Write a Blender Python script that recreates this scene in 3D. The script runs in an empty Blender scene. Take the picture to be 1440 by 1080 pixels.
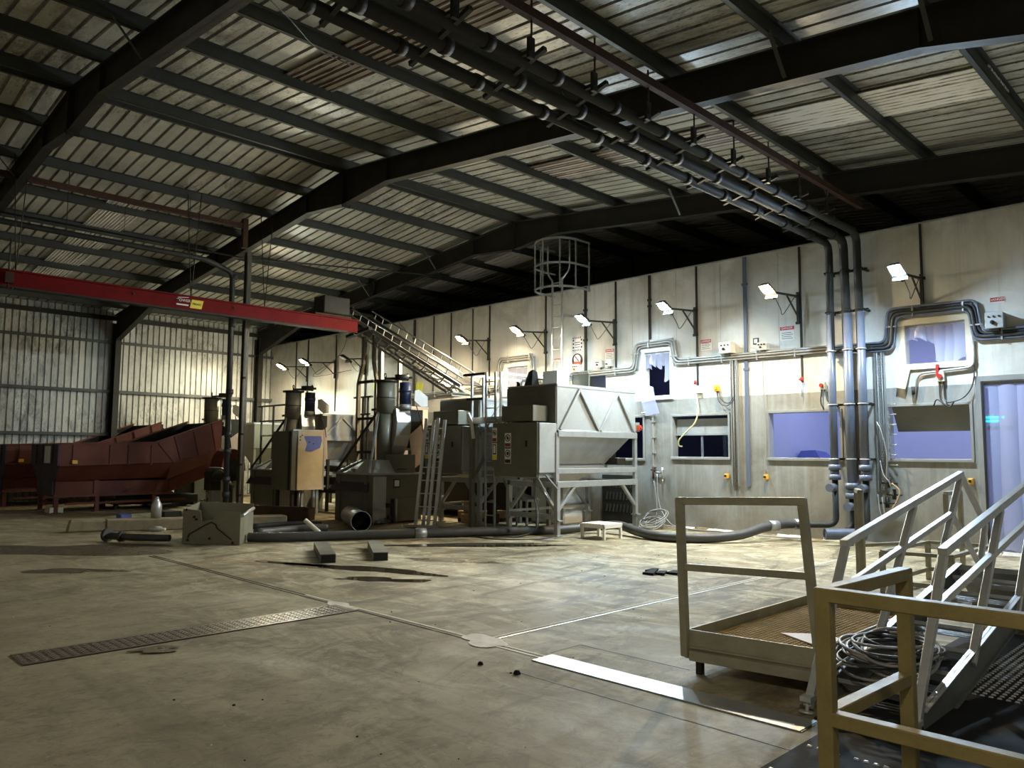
import bpy, bmesh, math, random
from mathutils import Vector, Matrix
random.seed(7)
SC = bpy.context.scene
COL = SC.collection
V = Vector
PI = math.pi

# ------------------------------------------------------------------ mesh builder
class MB:
    def __init__(s):
        s.v, s.f, s.m, s.s = [], [], [], []
    def add(s, vs, fs, mi=0, smooth=False):
        b = len(s.v)
        s.v += [V(p) for p in vs]
        for f in fs:
            s.f.append([b + i for i in f]); s.m.append(mi); s.s.append(smooth)
        return s
    def box(s, x0, x1, y0, y1, z0, z1, mi=0):
        x0, x1 = min(x0, x1), max(x0, x1); y0, y1 = min(y0, y1), max(y0, y1); z0, z1 = min(z0, z1), max(z0, z1)
        return s.add([(x0,y0,z0),(x1,y0,z0),(x1,y1,z0),(x0,y1,z0),(x0,y0,z1),(x1,y0,z1),(x1,y1,z1),(x0,y1,z1)],
                     [(0,3,2,1),(4,5,6,7),(0,1,5,4),(1,2,6,5),(2,3,7,6),(3,0,4,7)], mi)
    def bar(s, p, q, w, h=None, up=(0,0,1), mi=0):
        p, q = V(p), V(q); h = h or w
        d = (q - p).normalized(); u = V(up)
        if abs(d.dot(u.normalized())) > .98: u = V((0,1,0)) if abs(d.y) < .9 else V((1,0,0))
        a = d.cross(u).normalized(); b = a.cross(d).normalized()
        a *= w/2; b *= h/2
        vs = [p-a-b, p+a-b, p+a+b, p-a+b, q-a-b, q+a-b, q+a+b, q-a+b]
        return s.add(vs, [(0,1,2,3),(7,6,5,4),(0,4,5,1),(1,5,6,2),(2,6,7,3),(3,7,4,0)], mi)
    def tube(s, pts, r, n=8, mi=0, closed=False, caps=True):
        pts = [V(p) for p in pts]; N = len(pts)
        rs = r if isinstance(r, (list, tuple)) else [r]*N
        t = []
        for i in range(N):
            a = pts[(i-1) % N] if (closed or i > 0) else pts[i]
            b = pts[(i+1) % N] if (closed or i < N-1) else pts[i]
            d = b - a
            t.append(d.normalized() if d.length > 1e-9 else V((0,0,1)))
        u = V((0,0,1)) if abs(t[0].z) < .9 else V((1,0,0))
        a = t[0].cross(u).normalized(); vs = []
        for i in range(N):
            a = a - t[i]*a.dot(t[i])
            a = a.normalized() if a.length > 1e-6 else t[i].orthogonal().normalized()
            b = t[i].cross(a)
            for k in range(n):
                w = 2*PI*k/n
                vs.append(pts[i] + (a*math.cos(w) + b*math.sin(w))*rs[i])
        fs = []
        for i in range(N if closed else N-1):
            j = (i+1) % N
            for k in range(n):
                l = (k+1) % n
                fs.append((i*n+k, i*n+l, j*n+l, j*n+k))
        s.add(vs, fs, mi, True)
        if caps and not closed:
            b = len(s.v) - N*n
            s.f.append([b+k for k in range(n)][::-1]); s.m.append(mi); s.s.append(False)
            s.f.append([b+(N-1)*n+k for k in range(n)]); s.m.append(mi); s.s.append(False)
        return s
    def cyl(s, p, q, r, r2=None, n=20, mi=0, caps=True):
        return s.tube([p, q], [r, r if r2 is None else r2], n, mi, False, caps)
    def prism(s, poly, vec, mi=0):
        n = len(poly); vec = V(vec)
        vs = [V(p) for p in poly] + [V(p)+vec for p in poly]
        fs = [tuple(range(n))[::-1], tuple(range(n, 2*n))]
        fs += [(i, (i+1) % n, n+(i+1) % n, n+i) for i in range(n)]
        return s.add(vs, fs, mi)
    def loft(s, a, b, mi=0, caps=True):
        n = len(a)
        fs = [(i, (i+1) % n, n+(i+1) % n, n+i) for i in range(n)]
        if caps: fs += [tuple(range(n))[::-1], tuple(range(n, 2*n))]
        return s.add(list(a)+list(b), fs, mi)
    def sphere(s, c, r, mi=0, nu=10, nv=6):
        c = V(c); vs = []; fs = []
        rr = r if isinstance(r, (tuple, list)) else (r, r, r)
        for i in range(nv+1):
            th = PI*i/nv
            for k in range(nu):
                ph = 2*PI*k/nu
                vs.append(c + V((rr[0]*math.sin(th)*math.cos(ph), rr[1]*math.sin(th)*math.sin(ph), rr[2]*math.cos(th))))
        for i in range(nv):
            for k in range(nu):
                fs.append((i*nu+k, (i+1)*nu+k, (i+1)*nu+(k+1) % nu, i*nu+(k+1) % nu))
        return s.add(vs, fs, mi, True)
    def build(s, name, mats, parent=None, bevel=0, origin=None, recalc=True):
        mats = mats if isinstance(mats, (list, tuple)) else [mats]
        off = V((0,0,0)); p = parent
        while p is not None:
            off += p.location; p = p.parent
        if parent is None:
            if origin is None:
                xs = [q.x for q in s.v]; ys = [q.y for q in s.v]; zs = [q.z for q in s.v]
                origin = V(((min(xs)+max(xs))/2, (min(ys)+max(ys))/2, min(zs)))
            off = V(origin)
        me = bpy.data.meshes.new(name)
        me.from_pydata([tuple(q - off) for q in s.v], [], s.f)
        for m in mats: me.materials.append(m)
        me.polygons.foreach_set('material_index', s.m)
        me.polygons.foreach_set('use_smooth', s.s)
        if recalc:
            bm = bmesh.new(); bm.from_mesh(me)
            bmesh.ops.recalc_face_normals(bm, faces=bm.faces)
            bm.to_mesh(me); bm.free()
        me.update()
        o = bpy.data.objects.new(name, me); COL.objects.link(o)
        if parent is not None: o.parent = parent
        else: o.location = off
        if bevel:
            b = o.modifiers.new('bevel', 'BEVEL'); b.width = bevel; b.segments = 1
            b.limit_method = 'ANGLE'; b.angle_limit = math.radians(40)
        return o

def rounded(pts, r, n=6):
    """polyline with its corners rounded by radius r"""
    pts = [V(p) for p in pts]; out = [pts[0]]
    for i in range(1, len(pts)-1):
        p, a, b = pts[i], pts[i-1], pts[i+1]
        da, db = (a-p), (b-p)
        k = min(r, da.length*.49, db.length*.49)
        A, B = p + da.normalized()*k, p + db.normalized()*k
        for j in range(n+1):
            t = j/n
            out.append(A*(1-t)**2 + p*2*t*(1-t) + B*t*t)
    out.append(pts[-1])
    return out

def smoothline(pts, k=6):
    """Catmull-Rom through the points"""
    P = [V(p) for p in pts]; P = [P[0]*2-P[1]] + P + [P[-1]*2-P[-2]]; out = []
    for i in range(1, len(P)-2):
        for j in range(k):
            t = j/k
            out.append(.5*((2*P[i]) + (P[i+1]-P[i-1])*t + (2*P[i-1]-5*P[i]+4*P[i+1]-P[i+2])*t*t + (3*P[i]-P[i-1]-3*P[i+1]+P[i+2])*t**3))
    out.append(P[-2])
    return out

def tag(o, label=None, cat=None, group=None, kind=None):
    if label: o['label'] = label
    if cat: o['category'] = cat
    if group: o['group'] = group
    if kind: o['kind'] = kind
    return o
def thing(name, loc, label, cat, group=None):
    o = bpy.data.objects.new(name, None); COL.objects.link(o)
    o.location = V(loc); o.empty_display_size = .2
    return tag(o, label, cat, group)
def dup(root, dloc, label, group=None):
    r = root.copy(); COL.objects.link(r); r.location = root.location + V(dloc)
    r['label'] = label
    if group: r['group'] = group
    for ch in list(root.children):
        c = ch.copy(); COL.objects.link(c); c.parent = r
        for g in list(ch.children):
            d = g.copy(); COL.objects.link(d); d.parent = c
    return r
def text_obj(name, body, size, loc, xdir, updir, m, parent=None, ext=.002):
    cu = bpy.data.curves.new(name, 'FONT'); cu.body = body; cu.size = size
    cu.align_x = 'CENTER'; cu.align_y = 'CENTER'; cu.extrude = ext
    o = bpy.data.objects.new(name, cu); COL.objects.link(o)
    x = V(xdir).normalized(); y = V(updir).normalized(); z = x.cross(y)
    off = V((0,0,0)); p = parent
    while p is not None: off += p.location; p = p.parent
    o.matrix_local = Matrix.Translation(V(loc)-off) @ Matrix((x, y, z)).transposed().to_4x4()
    bpy.context.view_layer.update()
    me = bpy.data.meshes.new_from_object(o.evaluated_get(bpy.context.evaluated_depsgraph_get()))
    mw = o.matrix_local.copy(); bpy.data.objects.remove(o); bpy.data.curves.remove(cu)
    me.transform(mw); me.materials.clear(); me.materials.append(m)
    o = bpy.data.objects.new(name, me); COL.objects.link(o)
    if parent is not None: o.parent = parent
    return o

# ------------------------------------------------------------------ materials
def lin(c):
    return tuple(((x/255)/12.92 if x/255 <= .04045 else ((x/255+.055)/1.055)**2.4) for x in c) + (1,)
class NT:
    def __init__(s, name):
        s.m = bpy.data.materials.new(name); s.m.use_nodes = True
        s.t = s.m.node_tree; s.t.nodes.clear()
        s.out = s.n('ShaderNodeOutputMaterial')
    def n(s, typ, **kw):
        o = s.t.nodes.new(typ)
        for k, v in kw.items():
            if k in o.inputs: o.inputs[k].default_value = v
            else: setattr(o, k, v)
        return o
    def l(s, a, b): s.t.links.new(a, b)
    def coord(s, scale=(1,1,1), world=False):
        mp = s.n('ShaderNodeMapping'); mp.inputs['Scale'].default_value = scale
        if world:
            g = s.n('ShaderNodeNewGeometry'); s.l(g.outputs['Position'], mp.inputs['Vector'])
        else:
            c = s.n('ShaderNodeTexCoord'); s.l(c.outputs['Object'], mp.inputs['Vector'])
        return mp.outputs['Vector']
    def noise(s, vec, scale=5, detail=4, rough=.6, dist=0):
        o = s.n('ShaderNodeTexNoise'); o.inputs['Scale'].default_value = scale
        o.inputs['Detail'].default_value = detail; o.inputs['Roughness'].default_value = rough
        o.inputs['Distortion'].default_value = dist
        s.l(vec, o.inputs['Vector']); return o.outputs['Fac']
    def ramp(s, fac, stops):
        o = s.n('ShaderNodeValToRGB'); e = o.color_ramp.elements
        e[0].position, e[1].position = stops[0][0], stops[-1][0]
        e[0].color, e[1].color = stops[0][1], stops[-1][1]
        for p, c in stops[1:-1]:
            x = e.new(p); x.color = c
        s.l(fac, o.inputs['Fac']); return o.outputs['Color']
    def mix(s, fac, a, b, typ='MIX'):
        o = s.n('ShaderNodeMix', data_type='RGBA', blend_type=typ)
        for i, x in ((0, fac), (6, a), (7, b)):
            if isinstance(x, bpy.types.NodeSocket): s.l(x, o.inputs[i])
            else: o.inputs[i].default_value = x
        return o.outputs[2]
    def math(s, op, a, b=0.0, clamp=False):
        o = s.n('ShaderNodeMath', operation=op, use_clamp=clamp)
        for i, x in ((0, a), (1, b)):
            if isinstance(x, bpy.types.NodeSocket): s.l(x, o.inputs[i])
            else: o.inputs[i].default_value = x
        return o.outputs[0]
    def sep(s, vec):
        o = s.n('ShaderNodeSeparateXYZ'); s.l(vec, o.inputs[0]); return o.outputs
    def bsdf(s, color, rough=.5, metal=0, bump=None, bstr=.2, spec=.5, **kw):
        b = s.n('ShaderNodeBsdfPrincipled')
        for k, x in (('Base Color', color), ('Roughness', rough), ('Metallic', metal), ('Specular IOR Level', spec), *kw.items()):
            if isinstance(x, bpy.types.NodeSocket): s.l(x, b.inputs[k])
            else: b.inputs[k].default_value = x
        if bump is not None:
            u = s.n('ShaderNodeBump'); u.inputs['Strength'].default_value = bstr; u.inputs['Distance'].default_value = .02
            s.l(bump, u.inputs['Height']); s.l(u.outputs['Normal'], b.inputs['Normal'])
        s.l(b.outputs[0], s.out.inputs['Surface'])
        return s.m
def B(v): return (v, v, v, 1)

def paint(name, c, c2=None, rough=.5, metal=0, scale=3, stretch=(1,1,1), amt=.45, spec=.5, bstr=.08):
    """coloured surface, worn by two sizes of noise"""
    t = NT(name); v = t.coord(stretch)
    c2 = c2 or tuple(x*.6 for x in c)
    a = t.noise(v, scale, 6, .65, .4)
    f = t.ramp(a, [(.35, B(0)), (.75, B(1))])
    b = t.noise(v, scale*9, 3, .6)
    k = t.math('MULTIPLY', f, amt)
    col = t.mix(k, lin(c), lin(c2))
    col = t.mix(t.math('MULTIPLY', t.ramp(b, [(.55, B(0)), (.8, B(1))]), amt*.5), col, lin(c2))
    r = t.math('ADD', t.math('MULTIPLY', a, .3), rough-.15)
    return t.bsdf(col, r, metal, b, bstr, spec)
def flat(name, c, rough=.5, metal=0, **kw):
    t = NT(name); return t.bsdf(lin(c), rough, metal, **kw)
def glow(name, c, strength):
    t = NT(name); e = t.n('ShaderNodeEmission'); e.inputs[0].default_value = c; e.inputs[1].default_value = strength
    t.l(e.outputs[0], t.out.inputs['Surface']); return t.m

# floor: dusty tan concrete with broom streaks, tyre arcs, rusty and dark stains
def floor_mat():
    t = NT('dusty_concrete'); v = t.coord((1,1,1), True)
    def rot(ang, sc):
        mp = t.n('ShaderNodeMapping'); mp.inputs['Rotation'].default_value = (0,0,ang); mp.inputs['Scale'].default_value = sc
        g = t.n('ShaderNodeNewGeometry'); t.l(g.outputs['Position'], mp.inputs['Vector']); return mp.outputs[0]
    n1 = t.noise(v, .45, 9, .66, .8); n2 = t.noise(v, 2.6, 8, .72, .6)
    n3 = t.noise(rot(.5, (1,.4,1)), 1.5, 9, .74, 1.6); n6 = t.noise(rot(-.7, (.45,1,1)), 1.7, 9, .74, 1.8)
    far = t.ramp(t.math('ADD', t.sep(v)[1], t.math('MULTIPLY', n1, 4.0)), [(.0, B(0)), (1., B(1))])
    g = t.n('ShaderNodeMapRange'); g.inputs[1].default_value = 3.5; g.inputs[2].default_value = 8.0
    t.l(t.math('ADD', t.sep(v)[1], t.math('MULTIPLY', n1, 3.0)), g.inputs[0]); scrub = g.outputs[0]
    col = t.mix(t.ramp(n1, [(.36, B(0)), (.66, B(1))]), lin((156,144,114)), lin((128,117,90)))
    col = t.mix(t.math('MULTIPLY', t.ramp(n2, [(.5, B(0)), (.72, B(1))]), .4), col, lin((98,90,72)))
    k6 = t.math('MULTIPLY', t.ramp(n6, [(.48, B(0)), (.58, B(1))]), t.math('ADD', t.math('MULTIPLY', scrub, .75), .15))
    col = t.mix(k6, col, lin((190,178,146)))
    k3 = t.math('MULTIPLY', t.ramp(n3, [(.51, B(0)), (.6, B(1))]), t.math('ADD', t.math('MULTIPLY', scrub, .6), .22))
    col = t.mix(k3, col, lin((74,66,48)))
    n4 = t.noise(v, .8, 6, .62, 1.2)
    col = t.mix(t.math('MULTIPLY', t.ramp(n4, [(.54, B(0)), (.7, B(1))]), t.math('ADD', t.math('MULTIPLY', scrub, .4), .12)), col, lin((140,100,62)))
    n7 = t.noise(rot(.2, (1,.8,1)), 7, 9, .78, 1.2)
    col = t.mix(t.math('MULTIPLY', t.ramp(n7, [(.5, B(0)), (.62, B(1))]), .38), col, lin((70,62,46)))
    n5 = t.noise(v, 34, 3, .6)
    col = t.mix(t.math('MULTIPLY', t.ramp(n5, [(.64, B(0)), (.72, B(1))]), .5), col, lin((58,52,40)))
    col = t.mix(t.math('MULTIPLY', t.ramp(t.noise(v, 21, 3, .6), [(.66, B(0)), (.74, B(1))]), .4), col, lin((190,182,160)))
    # faint tyre marks, a few long ones
    for ang, sc in ((.35, .9), (-.5, .75)):
        nn = t.noise(rot(ang, (.06,1.0,1)), 2.4*sc, 3, .5, .8)
        col = t.mix(t.math('MULTIPLY', t.ramp(nn, [(.6, B(0)), (.66, B(1))]), .28), col, lin((88,80,64)))
    wet = t.ramp(n1, [(.3, B(.48)), (.6, B(.8))])
    return t.bsdf(col, wet, 0, t.mix(.5, n2, n7), .35, .35)

def wall_mat():
    """white insulated panels: greyed, smudged, faint rust runs"""
    t = NT('white_panel'); v = t.coord((1,1,1), True)
    n1 = t.noise(v, .8, 6, .65, .5); vs = t.coord((6,6,.35), True); n2 = t.noise(vs, 1.6, 5, .6, .3)
    col = t.mix(t.ramp(n1, [(.38, B(0)), (.72, B(1))]), lin((216,214,206)), lin((186,183,172)))
    col = t.mix(t.math('MULTIPLY', t.ramp(n2, [(.52, B(0)), (.76, B(1))]), .38), col, lin((160,153,136)))
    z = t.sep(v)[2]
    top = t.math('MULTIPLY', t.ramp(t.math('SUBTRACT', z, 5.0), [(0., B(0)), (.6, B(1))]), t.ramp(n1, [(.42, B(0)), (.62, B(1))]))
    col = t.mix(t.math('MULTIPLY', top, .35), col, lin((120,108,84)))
    return t.bsdf(col, .42, 0, n1, .04, .4)
def grey_mat():
    t = NT('stainless_cladding'); v = t.coord((1,1,1), True)
    n1 = t.noise(v, 1.1, 7, .66, .7); vs = t.coord((9,9,.6), True); n2 = t.noise(vs, 1.3, 4, .6)
    col = t.mix(t.ramp(n1, [(.36, B(0)), (.7, B(1))]), lin((164,164,158)), lin((132,130,120)))
    col = t.mix(t.math('MULTIPLY', t.ramp(n2, [(.5, B(0)), (.75, B(1))]), .4), col, lin((186,186,180)))
    z = t.sep(v)[2]
    low = t.math('MULTIPLY', t.ramp(z, [(0., B(1)), (1.35, B(0))]), t.ramp(n1, [(.3, B(.35)), (.62, B(1))]))
    col = t.mix(t.math('MULTIPLY', low, .7), col, lin((128,116,94)))
    n3 = t.noise(v, 2.4, 5, .6, .4)
    col = t.mix(t.math('MULTIPLY', t.ramp(n3, [(.66, B(0)), (.76, B(1))]), .5), col, lin((112,92,74)))
    return t.bsdf(col, .42, .25, n1, .05, .5)
def roof_mat(name, base, dirt, amount, pitch=.265, edge=.8):
    """pale ribbed sheet with black mould in streaks along the ribs, shade painted into the grooves"""
    t = NT(name); v = t.coord((1,1,1), True)
    n0 = t.noise(v, .3, 3, .5); n1 = t.noise(t.coord((.7,2.2,1), True), 1.3, 8, .72, .6)
    n2 = t.noise(t.coord((1.2,9,1), True), 3, 6, .75, .4)
    col = t.mix(t.ramp(t.noise(v, .9, 5, .6), [(.35, B(0)), (.7, B(1))]), lin(base), lin(tuple(x*.84 for x in base)))
    k = t.math('MULTIPLY', t.ramp(n1, [(.47, B(0)), (.66, B(1))]), t.ramp(n0, [(.42, B(.18)), (.58, B(1))]))
    col = t.mix(t.math('MULTIPLY', k, amount), col, lin(dirt))
    k2 = t.math('MULTIPLY', t.ramp(n2, [(.57, B(0)), (.68, B(1))]), t.ramp(n0, [(.42, B(.1)), (.6, B(1))]))
    col = t.mix(t.math('MULTIPLY', k2, amount), col, lin((40,36,28)))
    ax = 1
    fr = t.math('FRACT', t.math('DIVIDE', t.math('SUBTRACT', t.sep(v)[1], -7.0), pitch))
    groove_shade = t.math('MULTIPLY', t.math('GREATER_THAN', fr, edge), t.math('ADD', t.math('MULTIPLY', n1, .5), .25))  # dark band painted in each rib groove, deepening its shade
    col = t.mix(groove_shade, col, lin((48,44,36)))
    sp = t.math('MULTIPLY', t.ramp(t.noise(t.coord((2.5,7,2), True), 4.5, 5, .7, .3), [(.56, B(0)), (.64, B(1))]), t.ramp(n0, [(.44, B(.1)), (.58, B(1))]))
    col = t.mix(t.math('MULTIPLY', sp, amount*.85), col, lin((56,46,34)))
    return t.bsdf(col, .36, 0, n1, .05, .55)
def rooflight_mat(name, pale, brown, bal):
    """corrugated translucent sheet, patchy dirt and regular darker stripes"""
    t = NT(name); v = t.coord((1,1,1), True); n = t.noise(t.coord((.8,7,1), True), 2.2, 7, .75, .5)
    n2 = t.noise(t.coord((.6,1.6,1), True), 1.1, 4, .6)
    w = t.math('MULTIPLY', t.math('ADD', t.math('SINE', t.math('MULTIPLY', t.sep(v)[1], 2*PI/.114)), 1.0), .5)
    k = t.ramp(t.math('ADD', t.math('ADD', t.math('MULTIPLY', n, .7), t.math('MULTIPLY', n2, .5)), t.math('MULTIPLY', w, .34)), [(bal-.1, B(0)), (bal+.1, B(1))])
    col = t.mix(k, lin(pale), lin(brown))
    return t.bsdf(col, .34, 0, n, .05, .6)

M = {}
M['floor'] = floor_mat(); M['wall'] = wall_mat(); M['grey'] = grey_mat()
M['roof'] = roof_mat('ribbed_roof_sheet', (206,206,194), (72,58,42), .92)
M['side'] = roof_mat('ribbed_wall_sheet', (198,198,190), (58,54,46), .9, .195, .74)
M['light_brown'] = rooflight_mat('dirty_rooflight', (206,198,192), (74,56,44), .74)
M['light_pale'] = rooflight_mat('pale_rooflight', (255,254,252), (110,98,92), .96)
M['steel_dark'] = paint('dark_painted_steel', (44,42,36), (26,24,20), .6, 0, 2.5, amt=.6, spec=.35)
M['purlin'] = paint('galvanised_purlin', (72,75,72), (50,51,47), .5, .2, 2, amt=.5)
M['galv'] = paint('galvanised_steel', (176,178,176), (132,132,126), .42, .6, 3, amt=.5)
M['alu'] = paint('worn_aluminium', (206,206,204), (156,154,146), .34, .45, 4, amt=.5)
M['stainless'] = paint('brushed_stainless', (182,182,178), (142,141,134), .36, .5, 2.2, (1,1,.4), amt=.6)
M['machine'] = paint('machine_grey', (162,164,162), (124,124,118), .46, .2, 2, amt=.55)
M['olive'] = paint('olive_grey_panel', (108,105,90), (82,79,66), .5, .1, 2, amt=.5)
M['red'] = paint('crane_red', (108,8,10), (72,7,8), .65, 0, 3, amt=.5, spec=.15)
M['oxide'] = paint('red_oxide_paint', (108,57,43), (78,43,33), .6, 0, 2.2, amt=.6, spec=.3)
M['oxide_end'] = paint('purple_oxide_paint', (72,62,72), (56,47,55), .6, 0, 2.2, amt=.5, spec=.3)
M['rust'] = paint('rusty_steel', (76,52,40), (48,34,28), .75, .1, 5, amt=.7, spec=.25)
M['stringer'] = paint('shaded_grey_stringer', (100,100,97), (74,74,70), .5, .1, 3, amt=.4)  # darker copy of the aluminium, shade put into the stringer sides
M['rubber'] = paint('black_rubber', (27,26,24), (18,17,16), .8, 0, 5, amt=.4, spec=.2)
M['hose'] = paint('grey_black_hose', (72,70,66), (48,46,42), .5, 0, 4, amt=.5, spec=.45)
M['pvc'] = paint('grey_blue_pvc', (98,105,120), (74,79,90), .36, 0, 2, (1,1,.6), amt=.5)
M['pipe_dark'] = paint('dusty_grey_pipe', (40,40,39), (28,28,26), .62, 0, 2.5, amt=.55)
M['conc'] = paint('rough_concrete', (150,136,110), (100,90,70), .9, 0, 4, amt=.7, spec=.2, bstr=.4)
M['yellow_rail'] = paint('yellowed_steel', (126,112,66), (88,76,44), .48, .05, 6, amt=.6)
M['rail'] = paint('dull_steel_rail', (164,158,134), (116,110,90), .42, .1, 5, amt=.6)
M['chute'] = paint('dull_chute_sheet', (142,139,118), (112,108,90), .42, .3, 2.5, amt=.5)
M['brown'] = paint('brown_dirty_steel', (82,64,46), (52,42,32), .7, .05, 4, amt=.6, spec=.25)
M['sign_dr'] = flat('sign_dark_red', (120,44,38), .45)
M['tan_steel'] = paint('tan_painted_steel', (104,96,78), (72,66,52), .5, .1, 4, amt=.6)
M['grating'] = paint('rusty_grating', (180,148,70), (128,100,48), .7, .1, 7, amt=.6, spec=.3)
M['black'] = flat('black', (14,14,14), .5)
M['white'] = paint('white_plastic', (226,224,216), (190,186,172), .45, 0, 4, amt=.4)
M['paper'] = flat('pinkish_white_board', (232,222,218), .6)
M['cream'] = paint('cream_enclosure', (212,206,186), (170,162,140), .45, 0, 5, amt=.4)
M['yellow'] = flat('yellow_plastic', (232,178,40), .45)
M['hivis'] = flat('fluorescent_yellow_label', (228,234,40), .5)
M['redk'] = flat('red_knob', (160,34,30), .45)
M['orange'] = flat('orange_plastic', (176,74,36), .45)
M['sign_w'] = flat('sign_white', (228,226,220), .4)
M['sign_r'] = flat('sign_red', (176,40,40), .4)
M['sign_y'] = flat('sign_yellow', (222,200,50), .4)
M['ink'] = flat('sign_black', (26,24,24), .4)
M['motor'] = paint('motor_blue', (44,52,84), (26,30,46), .4, .1, 6, amt=.5)
M['cable'] = paint('grey_cable', (150,148,142), (110,106,98), .4, 0, 6, amt=.4)
M['cable_dark'] = paint('dark_cable', (58,60,62), (36,36,36), .4, 0, 6, amt=.4)
M['cable_y'] = paint('pale_yellow_hose', (206,200,150), (170,160,110), .5, 0, 6, amt=.4)
M['wood'] = paint('dusty_timber', (176,148,110), (120,98,70), .8, 0, 3, (1,6,1), amt=.6, spec=.2)
M['blue_film'] = paint('blue_film', (96,106,168), (70,78,130), .4, 0, 4, amt=.5)
M['blue'] = paint('blue_plastic_crate', (44,66,196), (28,40,120), .45, 0, 4, amt=.4)
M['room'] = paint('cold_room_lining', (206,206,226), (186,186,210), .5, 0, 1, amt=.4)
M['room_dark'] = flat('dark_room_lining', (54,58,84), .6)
M['navy'] = paint('dark_gable_cladding', (52,54,60), (36,36,40), .6, 0, 2, amt=.4, spec=.2)
M['beige_panel'] = paint('flaking_cream_paint', (202,184,150), (160,140,108), .55, 0, 2.5, amt=.6)
M['warm_lit_panel'] = paint('warm_lit_galvanised', (206,184,168), (168,140,124), .5, .15, 2.5, amt=.6)  # pinkish tone puts warm lamp light into the sheet colour
def strip_mat():
    t = NT('clear_strip_plastic'); b = t.n('ShaderNodeBsdfPrincipled')
    b.inputs['Base Color'].default_value = lin((206,208,226)); b.inputs['Roughness'].default_value = .25
    tr = t.n('ShaderNodeBsdfTransparent'); tr.inputs[0].default_value = lin((236,240,250)); mx = t.n('ShaderNodeMixShader'); mx.inputs[0].default_value = .36
    t.l(tr.outputs[0], mx.inputs[1]); t.l(b.outputs[0], mx.inputs[2]); t.l(mx.outputs[0], t.out.inputs['Surface'])
    return t.m
M['strip'] = strip_mat()
def water_mat():
    t = NT('puddle_water'); v = t.coord((1,1,1), True)
    n = t.noise(v, 3, 4, .6, .5)
    return t.bsdf(t.mix(n, lin((46,40,28)), lin((74,64,46))), .06, 0, None, 0, .6)
M['water'] = water_mat()
M['damp'] = paint('damp_dark_concrete', (82,70,50), (56,48,34), .3, 0, 3, amt=.6)
M['dirt'] = paint('crusted_debris', (150,132,104), (90,76,56), .9, 0, 9, amt=.8, spec=.2, bstr=.6)
M['chalk'] = paint('white_filler', (224,216,200), (160,146,120), .7, 0, 8, amt=.7)
M['plate'] = paint('dark_checker_plate', (122,108,96), (84,74,62), .42, .5, 4, amt=.5)
COLD, FILL, EXPO = 60.0, 50.0, 0.3
# ------------------------------------------------------------------ camera
yaw, pitch, roll = 0.786641829, 0.0887032273, 0.00559311328
cyw, syw, cpt, spt = math.cos(yaw), math.sin(yaw), math.cos(pitch), math.sin(pitch)
d_ = V((-syw*cpt, cyw*cpt, spt)); r_ = V((cyw, syw, 0)); u_ = r_.cross(d_)
cr, sr = math.cos(roll), math.sin(roll)
r2_, u2_ = r_*cr + u_*sr, u_*cr - r_*sr
cam = bpy.data.objects.new('camera', bpy.data.cameras.new('camera')); COL.objects.link(cam)
cam.matrix_world = Matrix.Translation((0,0,1.6)) @ Matrix((r2_, u2_, -d_)).transposed().to_4x4()
cam.data.sensor_width = 36; cam.data.sensor_fit = 'HORIZONTAL'; cam.data.lens = 36*1088.94/1440
cam.data.clip_start = .05; cam.data.clip_end = 200
SC.camera = cam

# ------------------------------------------------------------------ the shed
XR, XL, XE = -13.95, -28.06, 1.25          # ridge, eaves wall, other eaves wall
Y0, YW, YG = -7.0, 14.64, 24.4             # wall behind, white wall, far gable
def ztop(x): return 7.6 - .1*abs(x-XR)     # top of the rafters
def zroof(x): return ztop(x) + .19
def S(o): return tag(o, kind='structure')

m = MB(); m.box(XL-.3, XE+.3, Y0-.3, YG+.3, -.25, 0)
S(m.build('floor', M['floor']))

def rib_profile(y0, y1, pitch, w, h, fl):
    out = []; y = y0
    while y < y1 - 1e-6:
        out += [(y, 0), (y+pitch-w-2*fl, 0), (y+pitch-w-fl, h), (y+pitch-fl, h)]
        y += pitch
    out.append((y, 0))
    return [(min(a, y1), b) for a, b in out]
def roof_slope(name, xa, xb, prof, mat, dz=0, th=.02):
    m = MB(); n = len(prof)
    vs = [(xa, y, zroof(xa)+h+dz) for y, h in prof] + [(xb, y, zroof(xb)+h+dz) for y, h in prof]
    vs += [(xa, y, zroof(xa)+h+dz+th) for y, h in prof] + [(xb, y, zroof(xb)+h+dz+th) for y, h in prof]
    fs = [(i, i+1, n+i+1, n+i) for i in range(n-1)] + [(2*n+i, 3*n+i, 3*n+i+1, 2*n+i+1) for i in range(n-1)]
    m.add(vs, fs)
    return S(m.build(name, mat, recalc=False))
prof = rib_profile(Y0, YG, .265, .034, .034, .012)
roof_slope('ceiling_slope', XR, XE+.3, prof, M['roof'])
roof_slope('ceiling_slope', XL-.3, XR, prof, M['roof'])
m = MB(); m.prism([(XR-.3, Y0, zroof(XR)+.02), (XR, Y0, zroof(XR)+.06), (XR+.3, Y0, zroof(XR)+.02), (XR, Y0, zroof(XR)+.1)], (0, YG-Y0, 0)); S(m.build('roof_ridge_trim', M['purlin']))
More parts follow.
